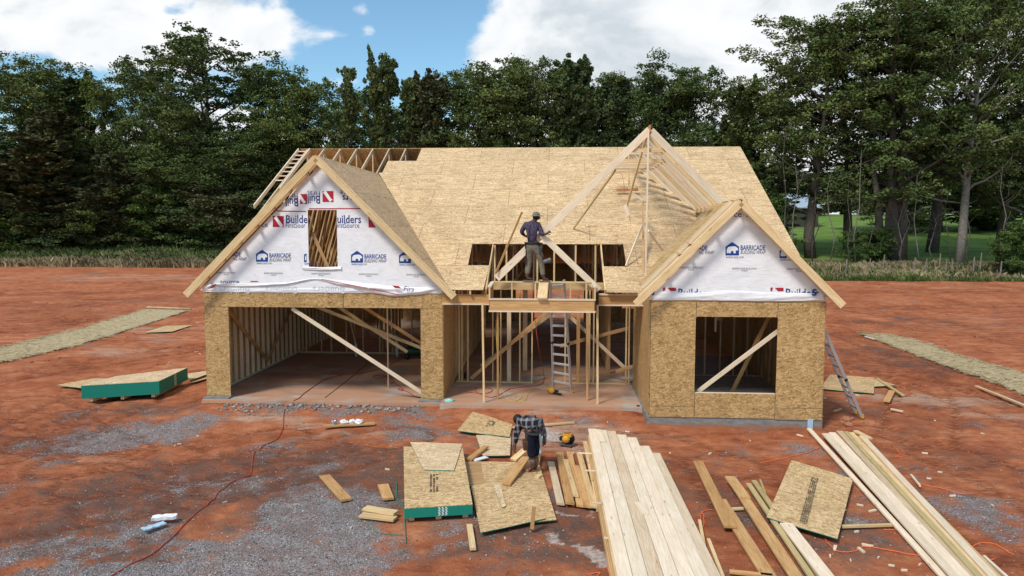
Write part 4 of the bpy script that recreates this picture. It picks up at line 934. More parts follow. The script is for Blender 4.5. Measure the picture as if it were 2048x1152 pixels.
# ---- long pile at the right
GB = 'long boards of the pile at right'
rights = [((1618, 858), (1885, 1152), .10, 'pine_pale', 'white board lying apart on the left of the long pile at right', .03), ((1652, 868), (1912, 1152), .18, 'pine_pale', 'wide white board, left edge of the long pile at right', .10),
          ((1664, 866), (1926, 1150), .14, 'pine_pale', 'second white board from the left in the long pile at right', .105), ((1679, 863), (1942, 1152), .14, 'pine_grey', 'third board from the left in the long pile at right, greyish', .10),
          ((1692, 864), (1952, 1146), .09, 'treated', 'narrow greenish yellow board near the middle of the long pile at right', .13), ((1702, 866), (1962, 1152), .12, 'pine', 'yellowish board in the middle of the long pile at right', .11),
          ((1713, 874), (1968, 1150), .10, 'pine_warm', 'thin honey board third from the right of the long pile at right', .10), ((1724, 873), (1984, 1152), .12, 'pine_pale', 'pale board on the right edge of the long pile at right', .12),
          ((1732, 885), (1994, 1152), .09, 'pine', 'lowest board along the right side of the long pile at right', .05), ((1700, 872), (1968, 1152), .14, 'pine_warm', 'hidden brown board under the middle of the long pile at right', .06),
          ((1670, 870), (1930, 1152), .18, 'pine_warm', 'brown board under the left part of the long pile at right', .06)]
for a, b, wd, m_, lab, z_ in rights:
    p, q_ = onZ(*a, z_), onZ(*b, z_); q_ = p+(q_-p)*1.12; tag(beam('board', p, q_, wd, .038, M[m_]), lab, 'board', GB)
board('short tan board lying across the far right end of the long pile', (1711, 862), (1741, 877), .10, m='pine', z0=.15)
# ---- boards in the middle foreground
for (a, b, wd, m_, lab, z_) in [((1396, 924), (1460, 1054), .19, 'pine_warm', 'short wide tan plank lying on the far end of a longer plank', .075), ((1440, 1000), (1552, 1175), .20, 'pine_warm', 'long tan plank under the short wide plank', .03),
        ((1460, 954), (1490, 996), .19, 'pine_warm', 'short knotty plank resting on the honey plank left of the green boards', .11), ((1474, 975), (1612, 1185), .18, 'pine_warm', 'long honey plank left of the greenish treated boards', .07),
        ((1497, 968), (1640, 1180), .09, 'treated', 'greenish treated board beside the honey plank', .055), ((1508, 962), (1655, 1175), .09, 'treated', 'second greenish treated board, on the right of its twin', .05),
        ((1572, 1048), (1665, 1168), .19, 'pine_pale', 'pale white plank lying over the greenish treated boards', .10), ((1520, 960), (1530, 985), .03, 'treated', 'short greenish stick at the far end of the treated boards', .08)]:
    board(lab, a, b, wd, m=m_, z0=z_)
for (a, b, wd, m_, lab) in [((1683, 1053), (1783, 1050), .06, 'pine', 'thin tan stick lying level right of the square sheet'), ((1399, 1041), (1413, 1118), .05, 'pine', 'short thin batten standing out left of the tan planks'), ((1417, 1079), (1448, 1160), .05, 'pine', 'thin batten nearest the camera left of the tan planks'),
        ((1459, 1143), (1545, 1152), .07, 'pine_warm', 'batten lying crosswise at the bottom below the tan planks'), ((1463, 1018), (1486, 1017), .05, 'pine', 'short batten bridging the two tan planks'), ((1320, 955), (1341, 970), .04, 'pine', 'little stick on the clay right of the big lumber pile'),
        ((1968, 1113), (2020, 1160), .04, 'pine_pale', 'thin pale stick right of the long pile at the bottom edge'), ((1952, 772), (2052, 812), .09, 'pine', 'long thin board on the clay at the far right edge'), ((1990, 787), (2052, 812), .08, 'pine_pale', 'shorter thin board beside the long one at the far right edge'),
        ((1754, 757), (1806, 791), .09, 'treated', 'curved greenish strip lying across the narrow sheet'), ((1784, 782), (1773, 803), .16, 'pine_warm', 'short wide plank piece below the curved greenish strip'), ((1822, 950), (1840, 972), .03, 'pine_pale', 'little pale stick on the clay right of the long pile'),
        ((987, 858), (1148, 845), .10, 'pine', 'long board lying crosswise behind the worker in the plaid shirt'), ((939, 1050), (946, 1098), .09, 'pine', 'single short board standing out below the trodden sheets'), ((648, 852), (749, 847), .16, 'brown', 'flat brown plank with rubbish on it in front of the garage'),
        ((649, 952), (693, 1000), .19, 'pine_warm', 'tan plank lying alone left of the green edged bundle'), ((766, 970), (777, 998), .19, 'pine_warm', 'small square tan block left of the green edged bundle'), ((722, 1030), (790, 1038), .17, 'pine', 'lower of two short planks stacked left of the green edged bundle'),
        ((1730, 673), (1748, 678), .05, 'white_plastic', 'white pipe lying at the edge of the right straw mat'), ((1668, 822), (1682, 818), .03, 'pine', 'sliver of wood at the foot of the ladder'), ((1782, 818), (1806, 823), .06, 'pine_pale', 'pale sliver right of the ladder foot')]:
    board(lab, a, b, wd, m=m_, z0=.03)
board('upper of two short planks stacked left of the green edged bundle', (730, 1016), (792, 1026), .17, m='pine', z0=.075)
board('thick orange plank propped at the feet of the worker', (1012, 968), (1052, 915), .17, t=.04, m='pine_warm', z0=.10, z1=.16, cut0=.06)
board('short pale plank beside the left hand of the bent worker', (1026, 920), (1050, 900), .16, t=.04, m='pine', z0=.08, z1=.2)
board('orange plank lying across the corner of the small pale sheet', (938, 919), (972, 893), .12, t=.04, m='pine_warm', z0=.07, z1=.10)
board('small white plank under the orange plank near the bundle', (948, 921), (973, 914), .12, t=.02, m='white_plastic', z0=.04)
board('short block of wood behind the boots of the bent worker', (1072, 928), (1078, 905), .12, m='pine_warm', z0=.06)
board('small block lying on the sheet right of the worker\'s boot', (1073, 955), (1080, 950), .09, m='pine', z0=.06)
tag(beam('stake', onZ(1064, 1057, .05), onY(1068, 1013, onZ(1064, 1057, .05).y+.02), .06, .06, M['pine_warm']), 'short square stake standing upright on the edge of the trodden sheets', 'stake')
board('plank laid across the front of the entry frame, worker standing at its end', (0, 0), (0, 0)) if False else None
pl0 = onY(1084, 598, 17.95); pl1 = onY(1088, 566, 19.2); pl0.z = 2.935; pl1.z = 3.285
tag(beam('plank', (pl0.x, 18.05, 2.93), (pl1.x, 19.28, 3.275), .24, .038, M['pine']), 'wide plank laid as a ramp across the entry frame below the worker on the roof', 'plank')
tag(beam('block', onY(1473, 0, 1), onY(0, 0, 1)+Vector((1, 0, 0)), .1, .03, M['pine']), 'x', 'x') if False else None
p = onDeck(824, 485, .04); tag(beam('offcut', p, p+Vector((.16, -.1, -.04)), .09, .038, M['pine_warm']), 'small offcut lying on the garage roof slope', 'offcut')

# ---- small scraps scattered on the clay, nothing tells them apart
sc_src = None; rr = random.Random(5)
spots = [(1146, 772), (1715, 790), (1870, 838), (1640, 830), (1965, 868), (1713, 1062), (1735, 1090), (1722, 1100), (1757, 1115), (1660, 1112), (1783, 1130), (1745, 1022), (1690, 1020), (1701, 1120), (1808, 1140), (1840, 1128), (1858, 956), (1880, 944),
         (893, 892), (350, 888), (358, 882), (400, 708), (393, 702), (340, 725), (336, 730), (135, 695), (284, 690), (1010, 1075), (1905, 990), (1720, 1010), (1600, 870), (1215, 846), (1193, 852), (1145, 905), (1255, 860), (1985, 1010), (1670, 1095), (1560, 1060),
         (395, 645), (412, 640), (1695, 800), (1650, 795), (1705, 812), (1850, 905), (1380, 1130), (1340, 905), (775, 938), (702, 1055), (590, 1010), (505, 975), (450, 1000), (395, 870), (1420, 905), (1500, 880)]
for i, (u, v) in enumerate(spots):
    p = onZ(u, v, 0); p.z = gh(p.x, p.y)+.015; L = rr.choice([.06, .08, .11, .16, .05]); a = rr.uniform(0, 3.14)
    if sc_src is None:
        sc_src = MB().add([(-.5, -.14, -.012), (.5, -.17, -.012), (.46, .15, -.012), (-.47, .13, -.012), (-.5, -.14, .02), (.5, -.17, .02), (.46, .15, .02), (-.47, .13, .02)], BOXF).build('wood_scrap', M['pine_pale']); o = sc_src
    else: o = sc_src.copy(); COL.objects.link(o)
    o.matrix_local = Matrix.Translation(p) @ Matrix.Rotation(a, 4, 'Z') @ Matrix.Diagonal((L*1.0, L*.9, .8, 1))
    tag(o, 'small pale sawn wood scrap lying on the bare clay', 'wood scrap', 'wood scraps scattered over the clay')

V3_ = Vector
# ---- straw mats
def strip(label, top, bot, m, name, cat, dz_=.035):
    vs, fs = [], []; n = 60
    def interp(lst, t):
        s = t*(len(lst)-1); i = min(int(s), len(lst)-2); q = s-i; return onZ(*lst[i])*(1-q)+onZ(*lst[i+1])*q
    for i in range(n+1):
        a, b = interp(top, i/n), interp(bot, i/n)
        for j in range(7):
            p = a*(1-j/6)+b*(j/6); vs.append((p.x+.04*math.sin(i*1.7+j), p.y+.03*math.sin(i*.9), gh(p.x, p.y)+dz_+.012*math.sin(i*.8+j*2)))
    for i in range(n):
        for j in range(6): a = i*7+j; fs.append((a, a+1, a+8, a+7))
    r_ = random.Random(len(label))
    for _ in range(5200):
        t_ = r_.random(); a, b = interp(top, t_), interp(bot, t_); k_ = r_.uniform(-.04, 1.04) if r_.random() < .6 else r_.choice([r_.gauss(0, .05), 1+r_.gauss(0, .05)])
        p = a*(1-k_)+b*k_; az = r_.uniform(0, 6.28); L = r_.uniform(.08, .22); d_ = V3_((math.cos(az), math.sin(az), 0)); p.z = vs[min(n, int(t_*n+.5))*7+max(0, min(6, int(k_*6+.5)))][2]+.004+.016*r_.random(); s_ = V3_((-d_.y, d_.x, 0))*.006; i_ = len(vs)
        vs += [p-d_*L/2-s_, p-d_*L/2+s_, p+d_*L/2+s_+V3_((0, 0, r_.uniform(-.005, .015))), p+d_*L/2-s_+V3_((0, 0, r_.uniform(-.005, .015)))]; fs.append((i_, i_+1, i_+2, i_+3))
    o = link(name, mesh_from(name, vs, fs, True), m)
    return tag(o, label, cat)
def straw():
    n = mat('straw_mat', .95, .1); a = n.noise(n.mapping(n.obj, rot=(0, 0, .5), scale=(1, 5, 1)), 4, 7, .7); b = n.noise(n.obj, 40, 3, .7)
    c = n.ramp(n.math('ADD', n.math('MULTIPLY', a, .6), n.math('MULTIPLY', b, .4)), [(.36, (.29, .23, .12)), (.5, (.46, .375, .22)), (.64, (.58, .48, .32))])
    n.put(n.base, c); bump(n, b, .4, .012); return n.m
M['straw'] = straw()
strip('long greenish straw mat rolled out on the clay left of the house', [(-60, 712), (0, 696), (60, 682), (120, 668), (180, 652), (240, 634), (292, 618)], [(-60, 744), (0, 725), (70, 710), (150, 692), (230, 668), (300, 646), (376, 621)], M['straw'], 'straw_mat', 'mat')
strip('straw mat running away to the right of the house', [(1712, 664), (1790, 671), (1860, 690), (1930, 714), (2000, 734), (2090, 756)], [(1722, 668), (1780, 690), (1850, 716), (1925, 742), (1990, 763), (2090, 800)], M['straw'], 'straw_mat', 'mat')
p, q_ = onZ(294, 615), onZ(382, 619); p.z = gh(p.x, p.y)+.06; q_.z = gh(q_.x, q_.y)+.06
tag(MB().tube([p, (p+q_)/2, q_], .06, 10).build('mat_roll', M['straw'], smooth=True), 'narrow roll at the far end of the left straw mat', 'roll')

# ---- hoses, cords, string
def line(label, pts, r, m, name='hose', cat='hose', dz_=.0, wob=.0, seed=1, group=None, n=10):
    P_ = []
    for p in pts:
        if len(p) == 2: v = onZ(*p); v.z = max(gh(v.x, v.y), .12 if (GX0 < v.x < GX1 and 18.8 < v.y < 26) else -1, .17 if (GX1 < v.x < WX0 and 18.5 < v.y < 26) else -1)+r+.004+dz_
        else: v = Vector(p)
        P_.append(v)
    out = []; rr = random.Random(seed)
    for i in range(len(P_)-1):
        p0, p1, p2, p3 = P_[max(i-1, 0)], P_[i], P_[i+1], P_[min(i+2, len(P_)-1)]
        for k in range(n):
            t = k/n; q = .5*((2*p1)+(p2-p0)*t+(2*p0-5*p1+4*p2-p3)*t*t+(-p0+3*p1-3*p2+p3)*t**3)
            q.x += rr.uniform(-wob, wob); q.y += rr.uniform(-wob, wob)
            if len(pts[i]) == 2 and len(pts[i+1]) == 2:
                q.z = max(gh(q.x, q.y), .12 if (GX0 < q.x < GX1 and 18.8 < q.y < 26) else -1, .17 if (GX1 < q.x < WX0 and 18.5 < q.y < 26) else -1)+r+.004+dz_
            out.append(q)
    out.append(P_[-1]); return tag(MB().tube(out, r, 6).build(name, M[m], smooth=True), label, cat, group)
line('long red air hose winding from the garage across the gravel to the lower left', [(815, 718), (790, 732), (752, 748), (715, 756), (668, 757), (664, 751), (682, 750), (686, 757), (650, 768), (610, 795), (598, 806), (572, 820), (567, 838), (566, 852), (556, 872), (545, 881), (520, 893), (508, 905), (503, 930), (500, 943), (480, 953), (455, 968), (420, 1000), (385, 1030), (345, 1070), (305, 1105), (265, 1125), (215, 1156), (190, 1175)], .0095, 'red_hose')
line('red hose with two loops lying on the right of the garage floor', [(768, 742), (778, 755), (772, 762), (748, 764), (750, 760), (770, 760), (785, 768), (786, 775), (770, 776), (770, 771), (788, 774), (806, 788), (800, 790), (797, 786), (815, 793), (828, 802)], .010, 'red_hose')
line('thin brown cord lying straight across the garage floor', [(745, 725), (700, 765), (650, 805)], .007, 'dark_hose')
line('black cord running from the garage pier to the mint tape roll', [(828, 802), (850, 806), (875, 803), (893, 796)], .009, 'dark_hose')
line('red hose hanging through the porch wall to the floor', [onY(1062, 560, 20.9), onY(1070, 640, 20.9), onY(1078, 700, 20.8), (1088, 765), (1084, 780), (1060, 785), (1020, 790)], .009, 'red_hose')
line('red hose loop on the porch slab at the left post', [(1020, 790), (985, 808), (955, 798), (952, 790), (970, 788), (985, 793), (970, 800), (930, 797)], .009, 'red_hose')
line('yellow cord hanging from the entry frame and coiled on the porch', [onY(992, 640, 19.6), onY(995, 720, 19.4), (1003, 790), (1015, 812), (1030, 816), (1045, 806), (1035, 803), (1030, 812), (1050, 814), (1056, 800), (1070, 790), (1095, 787)], .007, 'yellow_cord')
line('thin green strap curling on the ground left of the bundle', [(793, 965), (795, 995), (808, 1018), (810, 1050), (812, 1085)], .010, 'green_string', name='strap', cat='strap')
line('faint green strap loop under the two short planks', [(735, 1045), (745, 1058), (770, 1066), (805, 1068)], .006, 'green_string', name='strap', cat='strap')
for lab, pts in [('orange string tangle near the far end of the long pile at right', [(1520, 925), (1560, 918), (1590, 910), (1610, 905), (1640, 893)]), ('orange string below the square sheet', [(1650, 1078), (1670, 1098), (1690, 1103), (1710, 1100), (1730, 1092), (1760, 1096), (1800, 1103), (1840, 1110)]),
                 ('orange string loop at the bottom between the two lumber piles', [(1402, 1020), (1408, 1035), (1404, 1060), (1402, 1025), (1425, 1018)]), ('orange string trailing right of the long pile in the middle', [(1785, 887), (1800, 905), (1790, 912), (1815, 910)]), ('orange string on gravel patch right of the long pile', [(1835, 965), (1870, 973), (1895, 978), (1930, 988)]),
                 ('orange string at the lower right corner', [(1945, 1090), (1965, 1084), (1990, 1087), (2005, 1095), (2028, 1108)]), ('orange string at the bottom right beside the pale stick', [(1962, 1118), (1975, 1112), (1968, 1122), (1990, 1115)]), ('short orange string running out right of the thin stick', [(1770, 1058), (1800, 1060), (1830, 1068)]),
                 ('orange string tuft left of the big lumber pile', [(1216, 1098), (1222, 1115), (1215, 1135), (1226, 1150), (1218, 1120), (1224, 1098)]), ('orange string scraps at the bottom edge left of the big pile', [(1175, 1148), (1200, 1145), (1190, 1156), (1180, 1150)]), ('thin orange string between piles near the battens', [(1395, 1095), (1410, 1108), (1430, 1115)])]:
    line(lab, pts, .008, 'orange_string', name='string', cat='string', wob=.012, seed=len(lab))

# ---- ladders
def ladder(label, feet, top, n, rail=.075, tw=.32, flare=0):
    """feet, top: pairs of points for left and right rail"""
    f0, f1 = Vector(feet[0]), Vector(feet[1]); t0, t1 = Vector(top[0]), Vector(top[1]); base = (f0+f1)/2
    t = empty('ladder', base, label, 'ladder')
    side = (f1-f0).normalized(); upv = (t0-f0).normalized(); nr = side.cross(upv)
    for a, b in ((f0, t0), (f1, t1)):
        beam('rail', a, b, .028, rail, M['alu'], t, up=nr); MB().box(-.03, .03, -.04, .04, -.01, .09).build('foot', M['yellow_plastic'], t, frame(a, b)[0] @ Matrix.Rotation(math.pi/2, 4, 'Y') @ Matrix.Diagonal((1, 1, -1, 1)) if False else Matrix.Translation(a))
    for k in range(n):
        q = (k+.9)/(n+.4); beam('rung', f0.lerp(t0, q), f1.lerp(t1, q), .055, .028, M['alu'], t, up=nr)
    for a, b in ((f0, t0), (f1, t1)): MB().ball(a.lerp(b, .45), (.045, .06, .045)).build('hinge_lock', M['black_plastic'], t, smooth=True); 
    return t
fa, fb = onZ(1107, 778, .175), onZ(1143, 786, .175)
ladder('aluminium ladder standing on the porch and leaning on the entry frame', (fa, fb), (onY(1101, 562, 19.24), onY(1128, 560, 19.24)), 11)
fr_ = onZ(1722, 830, 0.0); fl_ = onZ(1706, 812, 0.0); 
ladder('aluminium ladder leaning against the right wall of the house', (Vector((7.50, 18.55, 0)), Vector((7.50, 18.98, 0))), (Vector((6.24, 17.72, 2.25)), Vector((6.24, 18.17, 2.25))), 8)

# ---- tools and bits
def empty_thing(name, p, label, cat, rz=0, tilt=None): return empty(name, p, label, cat, rz=rz)
# framing nailer on the porch
def tool(name, p, rz, parts, label, cat, k=1.0):
    t = empty(name, p, label, cat, rz=rz); Mx = WM[t.name] @ Matrix.Diagonal((k, k, k, 1))
    for nm, mb, m, sm in parts: mb.build(nm, M[m], t, Mx, sm)
    return t
p = onZ(1103, 788, .17)
tool('nail_gun', p, -.75, [('body', MB().ball((0, 0, .09), (.11, .075, .085)).box(-.12, -.02, -.04, .04, .03, .16), 'yellow_plastic', True), ('magazine', MB().bar((.02, 0, .05), (.34, .03, .03), .05, .06), 'black_plastic', False), ('handle', MB().bar((-.02, 0, .10), (.16, .10, .09), .045, .05), 'black_plastic', False), ('nose', MB().bar((.3, .02, .03), (.42, .03, .02), .03, .03), 'steel', False)], 'yellow and black nail gun lying on the porch slab at the ladder', 'nail gun')
p = onZ(1133, 888, .02)
tool('circular_saw', p, -.5, [('motor_housing', MB().ball((.03, -.08, .13), (.09, .08, .08), 10, 6).box(-.08, .12, -.04, .06, .17, .23), 'yellow_plastic', False), ('blade_guard', MB().tube([(.03, .06, .11), (.03, .10, .11)], .12, 14), 'black_plastic', True), ('battery', MB().box(-.16, -.07, -.03, .06, .06, .14), 'black_plastic', False), ('shoe', MB().box(-.14, .16, -.12, .09, 0, .012), 'steel', False), ('handle', MB().tube([(-.10, 0, .15), (-.04, 0, .23), (.07, 0, .22)], .018, 8), 'black_plastic', True)], 'yellow and black circular saw on the dusty clay right of the bent worker', 'saw')
# compressor in the garage
p = onZ(828, 717, .12)
tool('air_compressor', p, .1, [('tank', MB().tube([(-.32, 0, .24), (-.28, 0, .24), (.28, 0, .24), (.32, 0, .24)], [.10, .15, .15, .10], 16), 'compressor_green', True), ('motor', MB().ball((-.05, 0, .46), (.16, .11, .12)).box(-.02, .26, -.10, .10, .38, .52), 'black_plastic', False), ('wheel', MB().tube([(-.22, -.16, .09), (-.22, -.20, .09)], .09, 14), 'black_plastic', True), ('wheel', MB().tube([(-.22, .16, .09), (-.22, .20, .09)], .09, 14), 'black_plastic', True),
     ('handle', MB().tube([(.30, -.12, .3), (.42, -.12, .52), (.42, .12, .52), (.30, .12, .3)], .016, 8), 'black_plastic', True), ('foot', MB().box(.2, .26, -.14, .14, 0, .1), 'black_plastic', False)], 'dark green air compressor standing in the garage behind the right pier', 'compressor')
p = onZ(899, 806, .12)
tool('tape_roll', p, 0, [('roll', MB().tube([(0, 0, 0), (0, 0, .09), (0, 0, .1)], [.125, .125, .115], 24), 'cyan_tape', True), ('core', MB().tube([(0, 0, .101), (0, 0, .104)], .05, 16), 'white_plastic', True)], 'mint coloured roll of sealing tape at the corner of the garage pier', 'roll')
p = onZ(329, 1040, .02)
def slab_flat(w, d, h, seed):
    mb = MB(); n = 8; rr = random.Random(seed); v = []
    for i in range(n+1):
        for j in range(5): v.append((-w/2+w*i/n, -d/2+d*j/4+.01*rr.uniform(-1, 1), h+.007*rr.uniform(-1, 1)))
    f = [(i*5+j, (i+1)*5+j, (i+1)*5+j+1, i*5+j+1) for i in range(n) for j in range(4)]
    return mb.add(v, f)
o = slab_flat(.36, .14, .07, 3).build('plastic_wrapper', M['white_plastic'], None, Matrix.Translation(p) @ Matrix.Rotation(.30, 4, 'Z')); tag(o, 'crumpled white wrapper lying on the gravel at lower left', 'wrapper'); s_ = o.modifiers.new('t', 'SOLIDIFY'); s_.thickness = .05
p = onZ(308, 1055, .02); o = slab_flat(.34, .13, .03, 5).build('blue_rag', M['lightblue'], None, Matrix.Translation(p) @ Matrix.Rotation(.95, 4, 'Z')); tag(o, 'pale blue rag beside the white wrapper on the gravel', 'rag'); s_ = o.modifiers.new('t', 'SOLIDIFY'); s_.thickness = .015
for k, (u, v, l) in enumerate([(668, 845, 'left'), (688, 844, 'middle'), (704, 843, 'middle right'), (718, 843, 'right end')]):
    p = onZ(u, v, .09); rr = random.Random(k); mb = MB().ball((0, 0, 0), (.09, .06, .05), 8, 6)
    for q in mb.v: q += Vector((rr.uniform(-.03, .03), rr.uniform(-.02, .02), rr.uniform(-.02, .03)))
    tag(mb.build('crumpled_paper', M['white_plastic' if k else 'steel'], None, Matrix.Translation(p)), 'crumpled pale rubbish on the brown plank before the garage, ' + l, 'rubbish')
for k, (u, v, s) in enumerate([(1692, 838, .10), (1697, 848, .085), (1684, 842, .06), (1703, 836, .05)]):
    p = onZ(u, v, 0); p.z = gh(p.x, p.y)+s*.5; rr = random.Random(k+20); mb = MB().ball((0, 0, 0), (s*1.2, s, s*.8), 8, 6)
    for q in mb.v: q += Vector((rr.uniform(-.2, .2), rr.uniform(-.2, .2), rr.uniform(-.2, .2)))*s
    tag(mb.build('clay_lump', M['blockred'], None, Matrix.Translation(p)), ('biggest', 'second biggest', 'small left', 'smallest')[k] + ' red clay lump near the foot of the right ladder', 'clod')
p = onZ(1276, 826, 0); tag(MB().tube([p, p+Vector((0, 0, .1)), p+Vector((0, 0, .2))], .04, 10).build('drain_pipe', M['black_plastic'], smooth=True), 'short black drain pipe stub standing at the corner of the right wing', 'pipe')
for u, v, h_ in [(1217-0, 735, .9)]: pass
for k, (u, l) in enumerate([(776, 'left'), (735, 'right')]):
    p = Vector((-7.0+k*1.45, 25.6, .12)); tag(MB().tube([p, p+Vector((0, 0, .45+.3*k))], .04, 10).build('waste_pipe', M['white_plastic'], smooth=True), 'white plastic waste pipe rising from the garage floor, ' + l + ' one', 'pipe')
p = onZ(930, 757, .17); tag(MB().tube([p, p+Vector((0, 0, .16)), p+Vector((0, 0, .2)), p+Vector((0, 0, .24))], [.035, .035, .015, .015], 10).build('bottle', M['black_plastic'], smooth=True), 'dark bottle standing behind the porch sill at left', 'bottle')

# ================================================================ PEOPLE
def skin(name, nodes, edges, m, parent=None, sub=2, root=None):
    """one continuous surface grown round a skeleton: nodes {key: (point, radius or (rx, ry))}"""
    keys = list(nodes); ix = {k: i for i, k in enumerate(keys)}
    me = bpy.data.meshes.new(name); me.from_pydata([tuple(nodes[k][0]) for k in keys], [(ix[a], ix[b]) for a, b in edges], []); me.update()
    o = bpy.data.objects.new(name, me); COL.objects.link(o)
    md = o.modifiers.new('s', 'SKIN'); md.use_smooth_shade = True
    for k in keys:
        r = nodes[k][1]; sv = me.skin_vertices[0].data[ix[k]]; sv.radius = (r, r) if isinstance(r, (int, float)) else r; sv.use_root = (k == (root or keys[0]))
    o.modifiers.new('u', 'SUBSURF').levels = sub; o.modifiers['u'].render_levels = sub
    dg = bpy.context.evaluated_depsgraph_get(); me2 = bpy.data.meshes.new_from_object(o.evaluated_get(dg)); bpy.data.objects.remove(o)
    me2.name = name; me2.polygons.foreach_set('use_smooth', [True]*len(me2.polygons)); me2.materials.clear()
    return link(name, me2, m, parent)
def chain(*k): return list(zip(k, k[1:]))
def hand_nodes(pre, wrist, dirv, palmn, r=1.0, curl=.5, thumb=1):
    """palm and five separate fingers; dirv along the hand, palmn out of the palm side"""
    d = Vector(dirv).normalized(); n = Vector(palmn).normalized(); s = d.cross(n).normalized(); n = s.cross(d)
    N, E = {}, []
    N[pre+'palm'] = (wrist+d*.045, (.038*r, .020*r)); N[pre+'knuckle'] = (wrist+d*.085, (.036*r, .018*r)); E += [(pre+'palm', pre+'knuckle')]
    for i, (off, L) in enumerate([(-.030, .068), (-.010, .078), (.010, .072), (.029, .056)]):
        b = wrist+d*.092+s*off; a = curl*.9; c1 = b+(d*math.cos(a)+n*math.sin(a))*L*.5; a *= 2.1; c2 = c1+(d*math.cos(a)+n*math.sin(a))*L*.5
        for j, (p, rr_) in enumerate(((b, .0095), (c1, .0085), (c2, .0065))): N[f'{pre}f{i}{j}'] = (p, rr_)
        E += [(pre+'knuckle', f'{pre}f{i}0'), (f'{pre}f{i}0', f'{pre}f{i}1'), (f'{pre}f{i}1', f'{pre}f{i}2')]
    t0 = wrist+d*.035-s*.032*thumb; t1 = t0+(d*.6-s*.6*thumb+n*.4)*.04; t2 = t1+(d*.9+n*.3)*.03
    for j, (p, rr_) in enumerate(((t0, .013), (t1, .011), (t2, .008))): N[f'{pre}t{j}'] = (p, rr_)
    E += [(pre+'palm', pre+'t0'), (pre+'t0', pre+'t1'), (pre+'t1', pre+'t2')]
    return N, E
def cloth(name, c1, c2, sc, rough=.9, mode='blotch'):
    n = mat(name, rough, .15)
    if mode == 'blotch': c = n.mix(n.smooth(n.noise(n.obj, sc, 3, .6), .50, .62), c1, c2)
    else:
        s = n.node('ShaderNodeSeparateXYZ'); n.put(s.inputs[0], n.mapping(n.obj, rot=(.1, .12, .2)))
        sx = n.smooth(n.math('SINE', n.math('MULTIPLY', s.outputs[0], sc)), .35, .7); sz_ = n.smooth(n.math('SINE', n.math('MULTIPLY', s.outputs[2], sc*1.0)), .35, .7)
        c = n.mix(n.math('MULTIPLY', n.math('ADD', sx, sz_), .5), c1, c2)
    n.put(n.base, c); bump(n, n.noise(n.obj, 9, 4, .6), .6, .03); return n.m
M['shirt'] = cloth('purple_patterned_shirt', (.085, .068, .115), (.030, .024, .045), 26)
M['trousers'] = cloth('khaki_work_trousers', (.19, .17, .13), (.13, .115, .09), 9)
M['plaid'] = cloth('grey_plaid_flannel', (.012, .014, .02), (.26, .24, .26), 52, mode='plaid')
M['jeans'] = cloth('dark_blue_jeans', (.007, .009, .018), (.012, .017, .034), 9)
M['leather'] = cloth('brown_leather', (.09, .045, .03), (.055, .03, .022), 14, .6)
M['boot'] = cloth('tan_leather_boot', (.34, .17, .11), (.22, .115, .08), 12, .6)
M['shin'] = cloth('dusty_brown_trouser_leg', (.21, .14, .11), (.13, .085, .065), 12)
M['cap'] = cloth('camouflage_cap', (.16, .15, .11), (.26, .25, .20), 30)
M['hair'] = simple('black_hair', (.012, .010, .009), .6)
M['belt'] = simple('black_webbing', (.025, .025, .028), .7)
M['dark_green'] = simple('dark_teal_pouch', (.035, .055, .055), .7)
M['sole'] = simple('pale_sole', (.16, .12, .09), .7)
V3 = Vector
# ---- worker on the roof
Y1 = 19.12
def J(u, v, dy=0): p = onY(u, v, Y1+dy); return p
wk = empty('person', (J(1070, 562).x, Y1, 3.27), 'worker in purple shirt and khaki trousers standing on the entry frame with his back turned', 'person')
hips = J(1064.5, 492); sh_l, sh_r = J(1051.5, 449, .02), J(1077, 449, .02); neck = J(1068.5, 442, .02); chest = J(1064.5, 455, 0); waist = J(1064, 478, 0)
el_l, el_r = J(1042.5, 464, .10), J(1084.5, 470, -.06); wr_l, wr_r = J(1050, 472, .26), J(1092.5, 467.5, -.10)
kn_l, kn_r = J(1058, 527, .03), J(1083, 527, .03); an_l, an_r = J(1053.5, 552, 0), J(1086, 553, 0)
hp_l, hp_r = J(1058, 497), J(1074, 497)
head = J(1073.5, 434, .03)
N = {'hips': (hips, (.15, .11)), 'waist': (waist, (.135, .10)), 'chest': (chest, (.165, .12)), 'neck0': (neck+V3((0, 0, -.01)), (.07, .065)), 'neck': (neck+V3((.02, .01, .05)), .055), 'jaw': (head+V3((-.005, 0, -.03)), (.078, .082)), 'crown': (head+V3((0, 0, .055)), (.078, .088)),
     'nose': (head+V3((.105, .035, -.02)), .012), 'ear': (head+V3((-.01, -.095, -.01)), .014),
     'shl': (sh_l, .07), 'ell': (el_l, .047), 'wrl': (wr_l, .030), 'shr': (sh_r, .07), 'elr': (el_r, .047), 'wrr': (wr_r, .030),
     'hpl': (hp_l, .095), 'knl': (kn_l, .06), 'anl': (an_l, .042), 'hpr': (hp_r, .095), 'knr': (kn_r, .06), 'anr': (an_r, .042),
     'tol': (an_l+V3((.06, .0, -.045)), .035), 'tor': (an_r+V3((.06, -.0, -.045)), .035)}
E = chain('hips', 'waist', 'chest', 'neck0', 'neck', 'jaw', 'crown')+[('jaw', 'nose'), ('jaw', 'ear')]+chain('chest', 'shl', 'ell', 'wrl')+chain('chest', 'shr', 'elr', 'wrr')+chain('hips', 'hpl', 'knl', 'anl', 'tol')+chain('hips', 'hpr', 'knr', 'anr', 'tor')
a, b = hand_nodes('L', wr_l, V3((.7, .6, .1)), V3((0, 1, -.2)), 1, .5, 1); N.update(a); E += b+[('wrl', 'Lpalm')]
a, b = hand_nodes('R', wr_r, V3((.55, .1, .35)), V3((.3, 1, -.3)), 1.25, .75, 1); N.update(a); E += b+[('wrr', 'Rpalm')]
